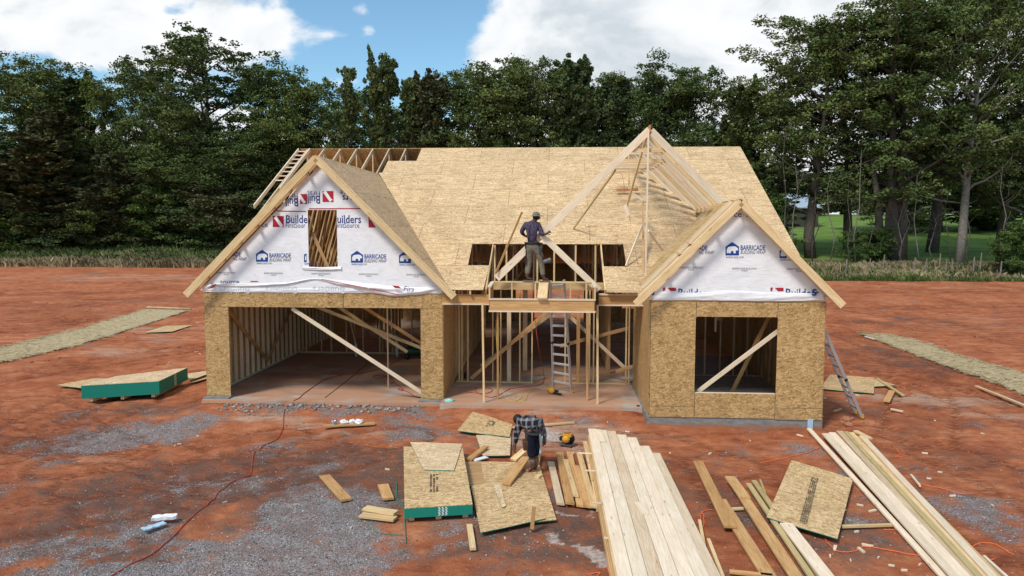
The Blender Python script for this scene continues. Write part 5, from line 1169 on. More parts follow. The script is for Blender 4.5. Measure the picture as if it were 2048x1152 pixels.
skin('body', N, E, M['skin'], wk, 2)
skin('shirt', {'w': (J(1064, 486), (.160, .125)), 'waist': (waist, (.155, .12)), 'chest': (chest, (.185, .14)), 'c2': (J(1065.5, 447), (.14, .10)), 'n': (neck+V3((0, 0, .005)), (.075, .07)), 'shl': (sh_l, .085), 'ell': (el_l, .060), 'wrl': (el_l.lerp(wr_l, .9), .042), 'shr': (sh_r, .085), 'elr': (el_r, .060), 'wrr': (el_r.lerp(wr_r, .85), .040)},
     chain('w', 'waist', 'chest', 'c2', 'n')+chain('chest', 'shl', 'ell', 'wrl')+chain('chest', 'shr', 'elr', 'wrr'), M['shirt'], wk)
skin('trousers', {'hips': (J(1064.5, 494), (.165, .13)), 'top': (J(1064, 484), (.155, .12)), 'hpl': (hp_l, .115), 'ml': (hp_l.lerp(kn_l, .5), .10), 'knl': (kn_l, .082), 'cl': (kn_l.lerp(an_l, .5), .078), 'anl': (an_l+V3((0, 0, .015)), .072), 'hpr': (hp_r, .11), 'mr': (hp_r.lerp(kn_r, .5), .095), 'knr': (kn_r, .078), 'cr': (kn_r.lerp(an_r, .5), .072), 'anr': (an_r+V3((0, 0, .015)), .066)},
     chain('hips', 'top')+chain('hips', 'hpl', 'ml', 'knl', 'cl', 'anl')+chain('hips', 'hpr', 'mr', 'knr', 'cr', 'anr'), M['trousers'], wk)
for s, q in (('l', an_l), ('r', an_r)):
    z = q.z; f = V3((q.x, q.y, z-.02))
    skin('shoe', {'h': (f+V3((-.045, 0, -.035)), (.05, .045)), 'm': (f+V3((.05, -.01, -.045)), (.05, .036)), 't': (f+V3((.15, -.02, -.058)), (.046, .026)), 'a': (f+V3((-.01, 0, .03)), .052)}, [('h', 'm'), ('m', 't'), ('h', 'a')], M['leather'], wk)
    MB().box(-.10, .19, -.048, .048, 0, .022).build('sole', M['sole'], wk, Matrix.Translation((f.x, f.y-.005, f.z-.106)))
hc = head+V3((-.012, -.005, .045))
mb = MB(); mb.ball(hc, (.098, .105, .095), 16, 10); mb.v = [v if v.z > hc.z-.012 else V3((v.x, v.y, hc.z-.012)) for v in mb.v]
hatb = mb.build('cap', M['cap'], wk, smooth=True)
mb = MB(); nn = 24
for ring, (rr_, dz0) in enumerate(((.094, 0), (.135, -.014), (.150, -.022))):
    for k in range(nn): a = 2*math.pi*k/nn; ext = 1+.28*max(0, math.cos(a-.4)); mb.v.append(hc+V3((math.cos(a)*rr_*(ext if ring else 1), math.sin(a)*rr_, dz0-.004)))
for ring in range(2):
    for k in range(nn): mb.f.append((ring*nn+k, ring*nn+(k+1) % nn, (ring+1)*nn+(k+1) % nn, (ring+1)*nn+k))
br_ = mb.build('cap_brim', M['cap'], wk, smooth=True); br_.modifiers.new('t', 'SOLIDIFY').thickness = .006
mb = MB(); mb.ball(head+V3((-.02, -.015, -.005)), (.086, .092, .07), 12, 8); mb.build('hair', M['hair'], wk, smooth=True)
bc = J(1064, 486)
MB().tube([bc+V3((.175*math.cos(t*pi/12), .135*math.sin(t*pi/12), .004*math.sin(t))) for t in range(25)], .026, 6).build('tool_belt', M['belt'], wk, smooth=True)
def pouch(par, c, w_, d_, h_, m, rz=0, name='tool_pouch'):
    mb = MB(); e = .8
    v = [(-w_*e, -d_*e, -h_), (w_*e, -d_*e, -h_), (w_*e, d_*e, -h_), (-w_*e, d_*e, -h_), (-w_, -d_, h_*.6), (w_, -d_, h_*.6), (w_, d_, h_), (-w_, d_, h_)]
    mb.add(v, BOXF); o = mb.build(name, M[m], par, Matrix.Translation(c) @ Matrix.Rotation(rz, 4, 'Z')); b_ = o.modifiers.new('b', 'BEVEL'); b_.width = .012; b_.segments = 2; return o
pouch(wk, J(1052.5, 492, .02), .035, .09, .07, 'belt', .2); pouch(wk, J(1079, 500, -.03), .075, .06, .12, 'dark_green', -.15); pouch(wk, J(1081, 489, .08), .06, .05, .05, 'leather')
MB().box(-.005, .015, -.02, .02, -.38, .02).build('tool_strap', M['belt'], wk, Matrix.Translation(J(1051.5, 500, -.06)))
MB().tube([J(1082.5, 505, -.10), J(1086, 512, -.12), J(1088, 520, -.12)], .022, 8).build('nail_gun_handle', M['leather'], wk, smooth=True)
gp = J(1087, 524, -.14); MB().tube([gp, gp+V3((.14, .02, .045))], .052, 12).ball(gp+V3((.15, .02, .05)), (.05, .06, .06)).build('nail_gun_body', M['grey_plastic'], wk, smooth=True)
MB().tube([neck+V3((-.05, -.06, .0)), J(1060, 452, -.13), J(1058, 468, -.14), J(1057, 484, -.13)], .012, 6).build('suspender', M['belt'], wk, smooth=True)

# ---- bent over worker
Y2 = 13.80
def K(u, v, dy=0): return onY(u, v, Y2+dy)
w2 = empty('person', (K(1062, 945).x, Y2, .04), 'worker in grey plaid shirt and dark jeans bent over the sheets', 'person')
hips = K(1069, 870, .0); mid = K(1066, 848, .16); chest = K(1060, 838, .36); sh_l, sh_r = K(1041, 843, .40), K(1079, 843, .46)
neck = K(1047, 840, .50); head = K(1037.5, 840, .58)
el_l, el_r = K(1033, 868, .40), K(1088, 866, .44); wr_l, wr_r = K(1029, 892, .36), K(1089, 880, .36)
hp_l, hp_r = K(1062, 876, 0), K(1076, 876, .05); kn_l, kn_r = K(1063, 909, -.03), K(1070, 906, .10); an_l, an_r = K(1062, 938, .03), K(1071, 934, .18)
N = {'hips': (hips, (.15, .12)), 'mid': (mid, (.14, .10)), 'chest': (chest, (.165, .115)), 'neck': (neck, .06), 'jaw': (head.lerp(neck, .3), (.075, .08)), 'crown': (head+V3((-.04, .04, -.03)), (.078, .085)), 'nose': (head+V3((-.02, -.075, -.02)), .012), 'ear': (head+V3((.09, .0, .0)), .014), 'ear2': (head+V3((-.09, .0, .0)), .014),
     'shl': (sh_l, .068), 'ell': (el_l, .046), 'wrl': (wr_l, .03), 'shr': (sh_r, .068), 'elr': (el_r, .046), 'wrr': (wr_r, .03),
     'hpl': (hp_l, .09), 'knl': (kn_l, .06), 'anl': (an_l, .042), 'hpr': (hp_r, .09), 'knr': (kn_r, .06), 'anr': (an_r, .042), 'tol': (an_l+V3((-.06, .05, -.045)), .035), 'tor': (an_r+V3((-.04, .07, -.045)), .035)}
E = chain('hips', 'mid', 'chest', 'neck', 'jaw', 'crown')+[('jaw', 'nose'), ('jaw', 'ear'), ('jaw', 'ear2')]+chain('chest', 'shl', 'ell', 'wrl')+chain('chest', 'shr', 'elr', 'wrr')+chain('hips', 'hpl', 'knl', 'anl', 'tol')+chain('hips', 'hpr', 'knr', 'anr', 'tor')
a, b = hand_nodes('L', wr_l, V3((-.05, -.1, -1)), V3((1, .5, 0)), 1.3, .6, 1); N.update(a); E += b+[('wrl', 'Lpalm')]
a, b = hand_nodes('R', wr_r, V3((-.1, -.1, -1)), V3((-1, .5, 0)), 1.3, .8, -1); N.update(a); E += b+[('wrr', 'Rpalm')]
skin('body', N, E, M['skin'], w2, 2)
skin('shirt', {'h': (K(1069, 862, .04), (.185, .155)), 'mid': (mid, (.195, .16)), 'chest': (chest, (.20, .16)), 'n': (neck.lerp(chest, .3), (.09, .08)), 'shl': (sh_l, .10), 'ell': (el_l, .068), 'wrl': (wr_l.lerp(el_l, .08), .048), 'shr': (sh_r, .088), 'elr': (el_r, .062), 'wrr': (wr_r.lerp(el_r, .15), .045)},
     chain('h', 'mid', 'chest', 'n')+chain('chest', 'shl', 'ell', 'wrl')+chain('chest', 'shr', 'elr', 'wrr'), M['plaid'], w2)
skin('trousers', {'hips': (hips, (.165, .14)), 'top': (K(1069, 861, .05), (.15, .12)), 'hpl': (hp_l, .115), 'ml': (hp_l.lerp(kn_l, .55), .10), 'knl': (kn_l, .08), 'kl2': (kn_l+V3((0, 0, -.06)), .072), 'hpr': (hp_r, .11), 'mr': (hp_r.lerp(kn_r, .55), .10), 'knr': (kn_r, .085), 'kr2': (kn_r+V3((0, 0, -.06)), .078)},
     chain('hips', 'top')+chain('hips', 'hpl', 'ml', 'knl', 'kl2')+chain('hips', 'hpr', 'mr', 'knr', 'kr2'), M['jeans'], w2)
for q, k_ in ((an_l, kn_l), (an_r, kn_r)):
    f = V3((q.x, q.y, q.z))
    skin('trouser_cuff', {'a': (k_.lerp(q, .2), .088), 'b': (k_.lerp(q, .6), .075), 'c': (q+V3((0, 0, .03)), .07)}, chain('a', 'b', 'c'), M['shin'], w2)
    skin('boot', {'h': (f+V3((.03, -.03, -.035)), (.055, .05)), 'm': (f+V3((-.05, .03, -.045)), (.055, .04)), 't': (f+V3((-.13, .08, -.055)), (.05, .03)), 'a': (f+V3((0, 0, .04)), .062)}, [('h', 'm'), ('m', 't'), ('h', 'a')], M['boot'], w2)
    MB().box(-.10, .20, -.052, .052, 0, .03).build('sole', M['sole'], w2, Matrix.Translation((f.x, f.y-.01, f.z-.105)) @ Matrix.Rotation(2.6, 4, 'Z'))
mb = MB(); mb.ball(head+V3((-.02, .02, .01)), (.095, .098, .10), 14, 9); mb.build('hair', M['hair'], w2, smooth=True)
bc = K(1069, 862, .04)
MB().tube([bc+V3((.175*math.cos(t*pi/12), .15*math.sin(t*pi/12), .03*math.sin(t*pi/12))) for t in range(25)], .028, 6).build('tool_belt', M['belt'], w2, smooth=True)
MB().tube([bc+V3((-.05, -.14, 0)), K(1062, 846, .08), K(1056, 832, .28), K(1052, 832, .42)], .02, 6).tube([bc+V3((.05, -.14, 0)), K(1074, 846, .08), K(1070, 832, .28)], .02, 6).build('suspender', M['belt'], w2, smooth=True)
pouch(w2, K(1054, 889, -.04), .085, .05, .11, 'leather', .3); pouch(w2, K(1055, 872, -.02), .05, .05, .08, 'leather', .2); pouch(w2, K(1082, 872, -.06), .05, .04, .08, 'belt', -.2)
MB().bar(K(1080, 868, -.14), K(1082, 900, -.16), .03, .02).build('hammer', M['steel'], w2); MB().bar(K(1084, 872, -.12), K(1080, 906, -.14), .025, .02).build('pencil_square', M['lightblue'], w2)

# ================================================================ TREES
leafR = np.random.RandomState(21)
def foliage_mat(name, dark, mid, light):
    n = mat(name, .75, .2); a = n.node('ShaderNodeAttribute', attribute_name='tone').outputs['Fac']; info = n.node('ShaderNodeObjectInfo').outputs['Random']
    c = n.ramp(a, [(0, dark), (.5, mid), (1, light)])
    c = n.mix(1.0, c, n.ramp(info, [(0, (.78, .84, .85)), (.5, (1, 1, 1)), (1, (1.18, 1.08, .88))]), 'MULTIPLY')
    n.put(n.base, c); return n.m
M['leaf'] = foliage_mat('broadleaf_foliage', (.042, .066, .020), (.090, .130, .036), (.175, .22, .066))
M['cedar'] = foliage_mat('cedar_foliage', (.038, .060, .024), (.080, .116, .044), (.14, .19, .07))
M['cedar_brown'] = foliage_mat('brownish_cedar_foliage', (.042, .046, .019), (.085, .090, .038), (.145, .14, .06))
M['shrub'] = foliage_mat('shrub_foliage', (.03, .055, .014), (.07, .12, .028), (.14, .21, .05))
M['bark'] = simple('grey_brown_bark', (.10, .085, .07), .95, .1, 0, .35, 6)
M['bark_pale'] = simple('pale_bark', (.21, .19, .16), .95, .1, 0, .3, 5)
def leaves_mesh(name, C, rad3, tones, per, size, dirs=None):
    """C: cluster centres (n,3); rad3: (n,3) cluster radii; each leaf is one small bent quad"""
    n = len(C); T = n*per
    u = leafR.normal(size=(n, per, 3)); u /= np.linalg.norm(u, axis=2, keepdims=True); r = leafR.rand(n, per, 1)**.45
    P_ = (C[:, None, :]+u*r*rad3[:, None, :]).reshape(-1, 3)
    a = leafR.normal(size=(T, 3)); a[:, 2] *= .6; a /= np.linalg.norm(a, axis=1, keepdims=True)
    if dirs is not None: a = a*.55+np.repeat(dirs, per, 0); a /= np.linalg.norm(a, axis=1, keepdims=True)
    b = leafR.normal(size=(T, 3)); b = np.cross(a, b); b /= np.linalg.norm(b, axis=1, keepdims=True)
    s = size*(.6+.8*leafR.rand(T, 1)); w_ = s*.6
    V = np.stack([P_-a*s*.5, P_+b*w_*.5, P_+a*s*.5, P_-b*w_*.5], 1).reshape(-1, 3)
    F = np.arange(T*4).reshape(-1, 4)
    tn = np.clip(np.repeat(tones, per)+.16*leafR.normal(size=T), 0, 1)
    return np_mesh(name, V, F, 4, False, dict(tone=np.repeat(tn, 4)))
def broadleaf(seed, H, Rr, base=.25, nl=20, per=70, leaf=.25, cl=1.0, trunks=1, gap=0.0):
    rr = random.Random(seed); mb = MB(); C, RD, T = [], [], []
    for tk in range(trunks):
        lean = V3((rr.uniform(-.1, .1)*H*(1 if trunks == 1 else 1.6), rr.uniform(-.05, .05)*H, 0)); b0 = V3((rr.uniform(-.4, .4)*(trunks > 1), rr.uniform(-.4, .4)*(trunks > 1), -.3))
        pts = [b0+lean*(t**1.5)+V3((rr.uniform(-.15, .15), rr.uniform(-.15, .15), H*.94*t)) for t in (0, .12, .25, .4, .55, .7, .85, 1)]
        r0 = .018*H; mb.tube(pts, [r0*1.2, r0, r0*.85, r0*.7, r0*.52, r0*.36, r0*.2, r0*.06], 8)
        for i in range(nl):
            t = base+(.97-base)*((i+rr.random())/nl)**.85; k = t*7; j = min(int(k), 6); p0 = pts[j].lerp(pts[j+1], k-j)
            prof = math.sin(math.pi*min(1, max(.08, (t-base+.12)/(1.16-base)))**.8)**.75; L = Rr*prof*rr.uniform(.65, 1.12); az = i*2.4+rr.uniform(-.5, .5)+tk; el = rr.uniform(.05, .5)+.55*t
            d = V3((math.cos(az)*math.cos(el), math.sin(az)*math.cos(el), math.sin(el))); L = L/max(.55, math.cos(el))
            a = p0; lp = [a]; nseg = 4
            for q in range(nseg):
                a = a+(d+V3((rr.uniform(-.3, .3), rr.uniform(-.3, .3), rr.uniform(-.18, .25))))*(L/nseg); lp.append(a)
            rb = r0*.5*(1-t*.6); mb.tube(lp, [rb, rb*.75, rb*.5, rb*.32, rb*.12], 5)
            for q in range(1, nseg+1):
                ns = 2 if q < nseg else 3
                for _ in range(ns):
                    if q == 1 and rr.random() < .6: continue
                    if rr.random() < gap: continue
                    dd = V3((rr.gauss(0, 1), rr.gauss(0, 1), rr.gauss(0, .6))).normalized()*rr.uniform(.4, 1.3)*Rr*.20
                    c = lp[q]+dd; 
                    if rr.random() < .5: mb.tube([lp[q], c], [rb*.2, rb*.06], 4, False)
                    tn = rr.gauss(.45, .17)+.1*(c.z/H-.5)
                    for _2 in range(3):
                        c2 = c+V3((rr.gauss(0, .62), rr.gauss(0, .62), rr.gauss(0, .36)))*cl; s = rr.uniform(.45, 1.05)*cl
                        C.append(c2); RD.append((s, s, s*.55)); T.append(tn)
    C = np.array([tuple(c) for c in C]); RD = np.array(RD); T = np.array(T)
    zn = (C[:, 2].max())
    me = leaves_mesh('crown', C, RD, T, per, leaf); tm = mesh_from('trunk', mb.v, mb.f, True)
    return tm, me, dict(H=float(zn)+.5, R=float(np.percentile(np.abs(C[:, 0]), 93)))
def cedar(seed, H, Rr, per=46, base=.04, spiky=1.0, leaf=.26, tops=1, gap=0.0):
    rr = random.Random(seed); mb = MB(); C, RD, T, DD = [], [], [], []
    for tp in range(tops):
        ht = H*(1 if tp == 0 else rr.uniform(.78, .93)); off = V3((0, 0, 0)) if tp == 0 else V3((rr.uniform(-1, 1)*Rr*.8, rr.uniform(-1, 1)*Rr*.4, 0))
        pts = [off*min(1, t*2.0)+V3((rr.uniform(-.08, .08), rr.uniform(-.08, .08), ht*t-.2)) for t in (0, .2, .4, .6, .8, 1)]
        mb.tube(pts, [.014*H, .011*H, .009*H, .006*H, .003*H, .001*H], 7)
        nb = int(60/tops**.5)
        for i in range(nb):
            t = base+(1-base)*(i/nb); k = t*5; j = min(int(k), 4); p0 = pts[j].lerp(pts[j+1], k-j)
            L = Rr*((1-t)**.62*.95+.07)*rr.choice([.45, .7, .9, 1.0, 1.35])*rr.uniform(.8, 1.15)*(1 if tops == 1 else .75)*(min(1, .5+t*2.2)); az = i*2.4+rr.uniform(-.6, .6)
            for _ in range(2):
                el = .12+.62*t*spiky+rr.uniform(-.2, .25); a2 = az+rr.uniform(0, 3.1); d = V3((math.cos(a2)*math.cos(el), math.sin(a2)*math.cos(el), math.sin(el)))
                a = p0; lp = [a]
                for q in range(3): d = (d+V3((0, 0, .14*spiky))).normalized(); a = a+d*(L/3)*rr.uniform(.8, 1.2); lp.append(a)
                mb.tube(lp, [.003*H*(1-t)+.012, .012, .008, .004], 4, False)
                tn = rr.gauss(.42, .18)
                for q in (1, 2, 3):
                    for z in range(2):
                        if rr.random() < gap: continue
                        c = lp[q]+V3((rr.gauss(0, .22), rr.gauss(0, .22), rr.gauss(0, .2)))*min(1, Rr/3.0); s = rr.uniform(.30, .85)*(1-.5*t)*(.55 if q == 3 else 1)
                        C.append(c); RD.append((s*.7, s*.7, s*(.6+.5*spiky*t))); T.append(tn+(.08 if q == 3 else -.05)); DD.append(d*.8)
    for tp in range(tops*3):
        zf_ = rr.uniform(.70, .90); b_ = V3((rr.uniform(-1, 1)*Rr*.7*(1-zf_)**.6, rr.uniform(-1, 1)*Rr*.6*(1-zf_)**.6, H*zf_ if tp else H*.93)); hgt = H*rr.uniform(.06, .11)
        for q in range(7):
            f_ = q/6; C.append(b_+V3((rr.gauss(0, .05)+.25*f_*((tp % 3)-1), rr.gauss(0, .05), hgt*f_))); RD.append((.30*(1-f_)+.08, .30*(1-f_)+.08, .3)); T.append(.4); DD.append(V3((0, 0, .7)))
    C = np.array([tuple(c) for c in C]); me = leaves_mesh('crown', C, np.array(RD), np.array(T), per, leaf, np.array([tuple(d) for d in DD]))
    return mesh_from('trunk', mb.v, mb.f, True), me, dict(H=H+.2, R=float(np.percentile(np.abs(C[:, 0]), 95)))
PROTO = {}
PROTO['oak1'] = broadleaf(1, 20, 6.2, .12, 26, 60); PROTO['oak2'] = broadleaf(2, 20, 5.6, .15, 24, 60); PROTO['oak3'] = broadleaf(3, 20, 5.2, .08, 26, 60)
PROTO['big1'] = broadleaf(4, 26, 7.2, .22, 34, 64, .26, 1.0, gap=.26); PROTO['big2'] = broadleaf(5, 26, 6.6, .26, 30, 64, .26, 1.0, 2, .32); PROTO['big3'] = broadleaf(6, 26, 6.4, .28, 32, 64, .26, 1.0, gap=.3)
PROTO['airy'] = broadleaf(7, 24, 6.6, .3, 24, 46, .30, .95, gap=.22)
PROTO['ced1'] = cedar(11, 16, 3.3, gap=.25); PROTO['ced2'] = cedar(12, 16, 2.6, spiky=1.3, gap=.3); PROTO['ced3'] = cedar(13, 17, 4.0, tops=4, spiky=1.2, gap=.34); PROTO['ced4'] = cedar(14, 15, 4.2, tops=2, spiky=.6, gap=.15)
PROTO['low'] = broadleaf(15, 8, 3.8, .02, 16, 60, .26, .9); PROTO['low2'] = broadleaf(16, 7, 3.2, .02, 14, 60, .26, .85)
for k in PROTO: PROTO[k][0].name = 'trunk'
def tree(kind, u, vtop, Y, wide, label, m='leaf', bark='bark', rz=None, cat='tree', name=None, group='trees of the wood behind the building lot', deep=None, vbase=None):
    tm, cm, inf = PROTO[kind]; p = onY(u, 450, Y); gz = float(terrain(np.array([p.x]), np.array([float(Y)]))[0])
    top = onY(u, vtop, Y).z; Ht = top-gz; sz_ = Ht/inf['H']
    wpx = {'oak1': 6.2, 'oak2': 5.6, 'oak3': 5.2, 'big1': 7.2, 'big2': 7, 'big3': 6.4, 'airy': 6.6, 'ced1': 3.0, 'ced2': 2.4, 'ced3': 4, 'ced4': 3.8, 'low': 4, 'low2': 3.4}[kind]
    if vbase is None and u < 720 and Y < 100: Y0 = Y; Y = Y+8; p = onY(u, 450, Y); gz = float(terrain(np.array([p.x]), np.array([float(Y)]))[0]); sz_ = (onY(u, vtop, Y).z-gz)/inf['H']
    wpx = inf['R']
    if 680 < u < 1520: wide = wide*1.3
    sx = wide/FPX*Y/wpx
    rz = (u*1.37) % 6.28 if rz is None else rz
    t = empty(name or ('cedar_tree' if kind.startswith('ced') else 'broadleaf_tree' if not kind.startswith('low') else 'bush'), (p.x, Y, gz), label, cat, group, rz)
    Mx = WM[t.name] @ Matrix.Diagonal((sx, sx, sz_, 1))
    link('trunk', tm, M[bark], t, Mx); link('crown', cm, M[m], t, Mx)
    return t
# left part of the wood
TL = [('oak1', 35, 108, 86, 105, 'big dark broadleaf tree at the left edge of the picture', 'leaf'), ('ced4', 165, 150, 88, 75, 'bushy dark cedar with feathery top, left part of the wood', 'cedar'), ('oak2', 285, 103, 87, 80, 'round topped broadleaf tree left of the tallest tree on the left side', 'leaf'),
      ('airy', 440, 30, 88, 105, 'tallest tree of the left half, open crown with sky showing through', 'leaf'), ('oak3', 360, 150, 84, 70, 'broadleaf tree standing in front of the left foot of the tallest left tree', 'leaf'), ('oak1', 545, 118, 88, 90, 'broad tree just right of the tallest left tree, sloping top', 'leaf'), ('oak2', 640, 150, 90, 85, 'round broadleaf tree behind the garage peak', 'leaf'),
      ('ced4', 120, 215, 80, 105, 'brownish green cedar drooping over the brush at left', 'cedar_brown'), ('ced4', 235, 300, 79, 70, 'second brownish cedar right of the drooping one at left', 'cedar_brown'), ('ced4', 15, 280, 80, 80, 'dark cedar at the left edge in front of the wood', 'cedar'),
      ('oak3', 470, 250, 80, 80, 'green leafy tree in front of the wood left of the garage rake', 'leaf'), ('oak3', 330, 300, 80, 70, 'smaller leafy tree at the foot of the left wood', 'leaf'), ('oak1', 570, 240, 84, 70, 'mid green tree just behind the rake ladder of the garage', 'leaf'),
      ('ced3', 775, 98, 80, 62, 'sparse dark cedar with several spiky tops rising behind the open roof trusses', 'cedar'), ('ced1', 862, 152, 80, 42, 'yellowish green narrow cedar right of the spiky one', 'cedar_brown'), ('ced2', 828, 155, 82, 30, 'thin airy cedar between the spiky and the yellowish cedar', 'cedar'), ('oak3', 965, 105, 82, 72, 'round topped tree behind the left part of the main ridge', 'leaf'), ('oak1', 925, 125, 84, 55, 'darker tree left of the round topped tree over the ridge', 'leaf'),
      ('oak1', 1030, 140, 85, 55, 'darker tree between the two round trees over the middle of the ridge', 'cedar'), ('oak2', 1075, 108, 82, 62, 'fresh green tree behind the middle of the main ridge', 'leaf'), ('ced1', 1135, 120, 80, 45, 'cedar with twin point behind the ridge right of the fresh green tree', 'cedar'), ('ced2', 1165, 122, 81, 36, 'slim feathery cedar left of the tall rafter peak', 'cedar'), ('ced2', 1228, 150, 82, 32, 'thin spiky cedar just left of the tall rafter peak', 'cedar'),
      ('oak2', 1270, 148, 84, 50, 'darker tree directly behind the tall rafter peak', 'cedar'), ('oak3', 1330, 108, 82, 66, 'dense tree right behind the tall rafter peak', 'leaf'), ('oak2', 1405, 128, 84, 60, 'broadleaf tree behind the right end of the main ridge', 'leaf'), ('ced4', 1470, 165, 80, 50, 'low dark cedar above the right roof corner', 'cedar'), ('airy', 1520, 140, 84, 60, 'airy tree between the right roof corner and the tall right trees', 'leaf'),
      ('oak1', 1180, 150, 86, 60, 'half hidden tree between the slim feathery and the twin pointed cedar', 'leaf'), ('oak2', 845, 185, 86, 60, 'low leafy tree behind the thin airy cedar', 'leaf'), ('oak2', 212, 140, 86, 75, 'broadleaf tree filling the gap right of the feathery topped cedar', 'leaf'), ('oak3', 95, 150, 88, 70, 'leafy tree right of the big one at the left picture edge', 'leaf'), ('oak3', 700, 165, 84, 50, 'leafy tree left of the spiky cedar', 'leaf')]
for (k, u, v, Y, wd, lb, m) in TL: tree(k, u, v, Y, wd, lb, m)
# the tall trees on the right
for (k, u, v, Y, wd, lb, m, bk) in [('big1', 1620, 12, 76, 120, 'huge spreading tree, left one of the tall trees on the right', 'leaf', 'bark'), ('big2', 1790, -30, 74, 125, 'huge tree with two trunks in the middle of the tall trees on the right', 'leaf', 'bark'), ('big3', 1925, -60, 72, 95, 'tall tree with a straight pale trunk on the right', 'leaf', 'bark_pale'), ('big1', 2060, 20, 76, 100, 'tall tree cut off by the right edge of the picture', 'leaf', 'bark'),
                            ('airy', 1700, 30, 80, 100, 'tall airy tree behind the two big trees on the right', 'leaf', 'bark'), ('big3', 1870, -50, 82, 120, 'dense tall tree behind the straight pale trunk', 'leaf', 'bark'), ('airy', 1555, 160, 80, 70, 'smaller airy tree at the left of the right hand group', 'leaf', 'bark'), ('airy', 2000, 120, 82, 90, 'thin leaved tree at right behind the tall ones', 'leaf', 'bark')]:
    tree(k, u, v, Y, wd, lb, m, bk, group='tall trees at the right of the lot')
# low growth under the wood
rr = random.Random(9)
for i, u in enumerate([-20, 50, 110, 170, 225, 290, 350, 405, 455, 510, 565, 620]):
    tree('low' if i % 2 else 'low2', u, rr.uniform(360, 425), rr.uniform(77, 81), rr.uniform(45, 65), ['dark bush under the trees at left', 'leafy bush under the trees at left'][i % 2], ['cedar_brown', 'shrub', 'cedar', 'leaf'][i % 4], cat='bush', group='bushes along the left wood edge' + (' a' if i % 2 else ' b'))
for i, (u, v, wd) in enumerate([(690, 350, 60), (960, 335, 60), (1100, 330, 60), (1330, 320, 60), (1470, 330, 60)]):
    tree('oak3' if i % 2 else 'ced4', u, v-55, 92+(i % 3)*3, wd, 'dark tree deeper in the wood, only glimpsed above the roof', 'cedar' if i % 2 == 0 else 'leaf', group='trees glimpsed deeper in the wood')
for i, (u, v, wd, Y) in enumerate([(1515, 360, 30, 74), (1706, 455, 20, 70), (1755, 450, 26, 72), (2030, 440, 34, 66), (1490, 390, 50, 76)]):
    tree('low' if i % 2 else 'low2', u, v, Y, wd, ['leafy bush at the right roof corner of the house', 'small bush left of the big trunks at right', 'vine covered bush at the big trunks at right', 'bright green shrub at the right edge of the rough grass', 'dark bush behind the right rake of the house'][i], 'shrub', cat='bush')
# thin saplings and weathered fence posts on the right
rr = random.Random(4)
for i, (u, v0, v1) in enumerate([(1578, 505, 250), (1588, 510, 330), (1625, 515, 380), (1660, 520, 330), (1705, 518, 360), (1712, 520, 300), (1735, 516, 390), (1800, 515, 370), (1808, 512, 420), (1842, 512, 350), (1902, 515, 380), (1870, 480, 420), (1938, 520, 400), (2000, 515, 330)]):
    Y = 68+(i % 4)*1.3; b = onY(u, v0, Y); b.z = float(terrain(np.array([b.x]), np.array([Y]))[0]); tp = onY(u+rr.uniform(-12, 12), v1, Y); q1, q2, q3 = (b.lerp(tp, f_)+V3((rr.uniform(-.45, .45), 0, 0)) for f_ in (.25, .5, .75))
    mb = MB().tube([b-V3((0, 0, .2)), q1, q2, q3, tp], [.065, .05, .04, .025, .008], 6)
    for k in range(9):
        q = [q1, q2, q3][k % 3].lerp([q2, q3, tp][k % 3], rr.random()); w_ = q+V3((rr.uniform(-1.0, 1.0), rr.uniform(-.5, .5), rr.uniform(.2, .9))); mb.tube([q, w_, w_+V3((rr.uniform(-.6, .6), 0, rr.uniform(.1, .8)))], [.02, .012, .004], 4)
    t = empty('sapling', b, 'thin bare sapling under the tall trees at right', 'sapling', 'thin saplings at the right'); mb.build('stem', M['bark_pale' if i % 2 else 'bark'], t, smooth=True)
for i, (u, h_) in enumerate([(1693, 1.1), (1740, 1.0), (1768, 1.15), (1830, 1.2), (1853, 1.0), (1880, 1.25), (1893, 1.1), (1948, 1.15), (1962, 1.3), (2003, 1.0), (1905, .9)]):
    p = onY(u, 500, 64.5+(i % 3)); p.z = float(terrain(np.array([p.x]), np.array([p.y]))[0]); mb = MB().tube([p-V3((0, 0, .2)), p+V3((.04, 0, h_*.6)), p+V3((.07, 0, h_*1.25))], [.07, .065, .05], 6)
    tag(mb.build('fence_post', M['bark_pale']), 'weathered wooden fence post in the rough grass at right', 'fence post', 'old fence posts at the right')
lb_ = onY(1845, 392, 73.5); tag(MB().tube([lb_+V3((-2.3, 0, -.6)), lb_+V3((-1.4, 0, .1)), lb_, lb_+V3((1.6, -.2, -.45)), lb_+V3((3.6, -.3, -.7)), lb_+V3((4.3, -.3, -.6))], [.16, .14, .11, .09, .06, .02], 7).build('dead_limb', M['bark_pale'], smooth=True), 'long pale bare limb stretching sideways between the big trunks at right', 'limb')
for i, (u, wd_) in enumerate([(1757, .5), (1772, .35), (1782, .42)]):
    p = onY(u, 520, 73.6); p.z = 1.2; tag(MB().tube([p, p+V3((.05, 0, 2.5)), p+V3((.3*(i-1), 0, 6)), p+V3((1.1*(i-1), 0, 11))], [wd_, wd_*.8, wd_*.6, wd_*.3], 9).build('tree_trunk', M['bark'], smooth=True), ['left', 'middle', 'right'][i] + ' trunk of the close group of trunks under the middle big tree', 'trunk')
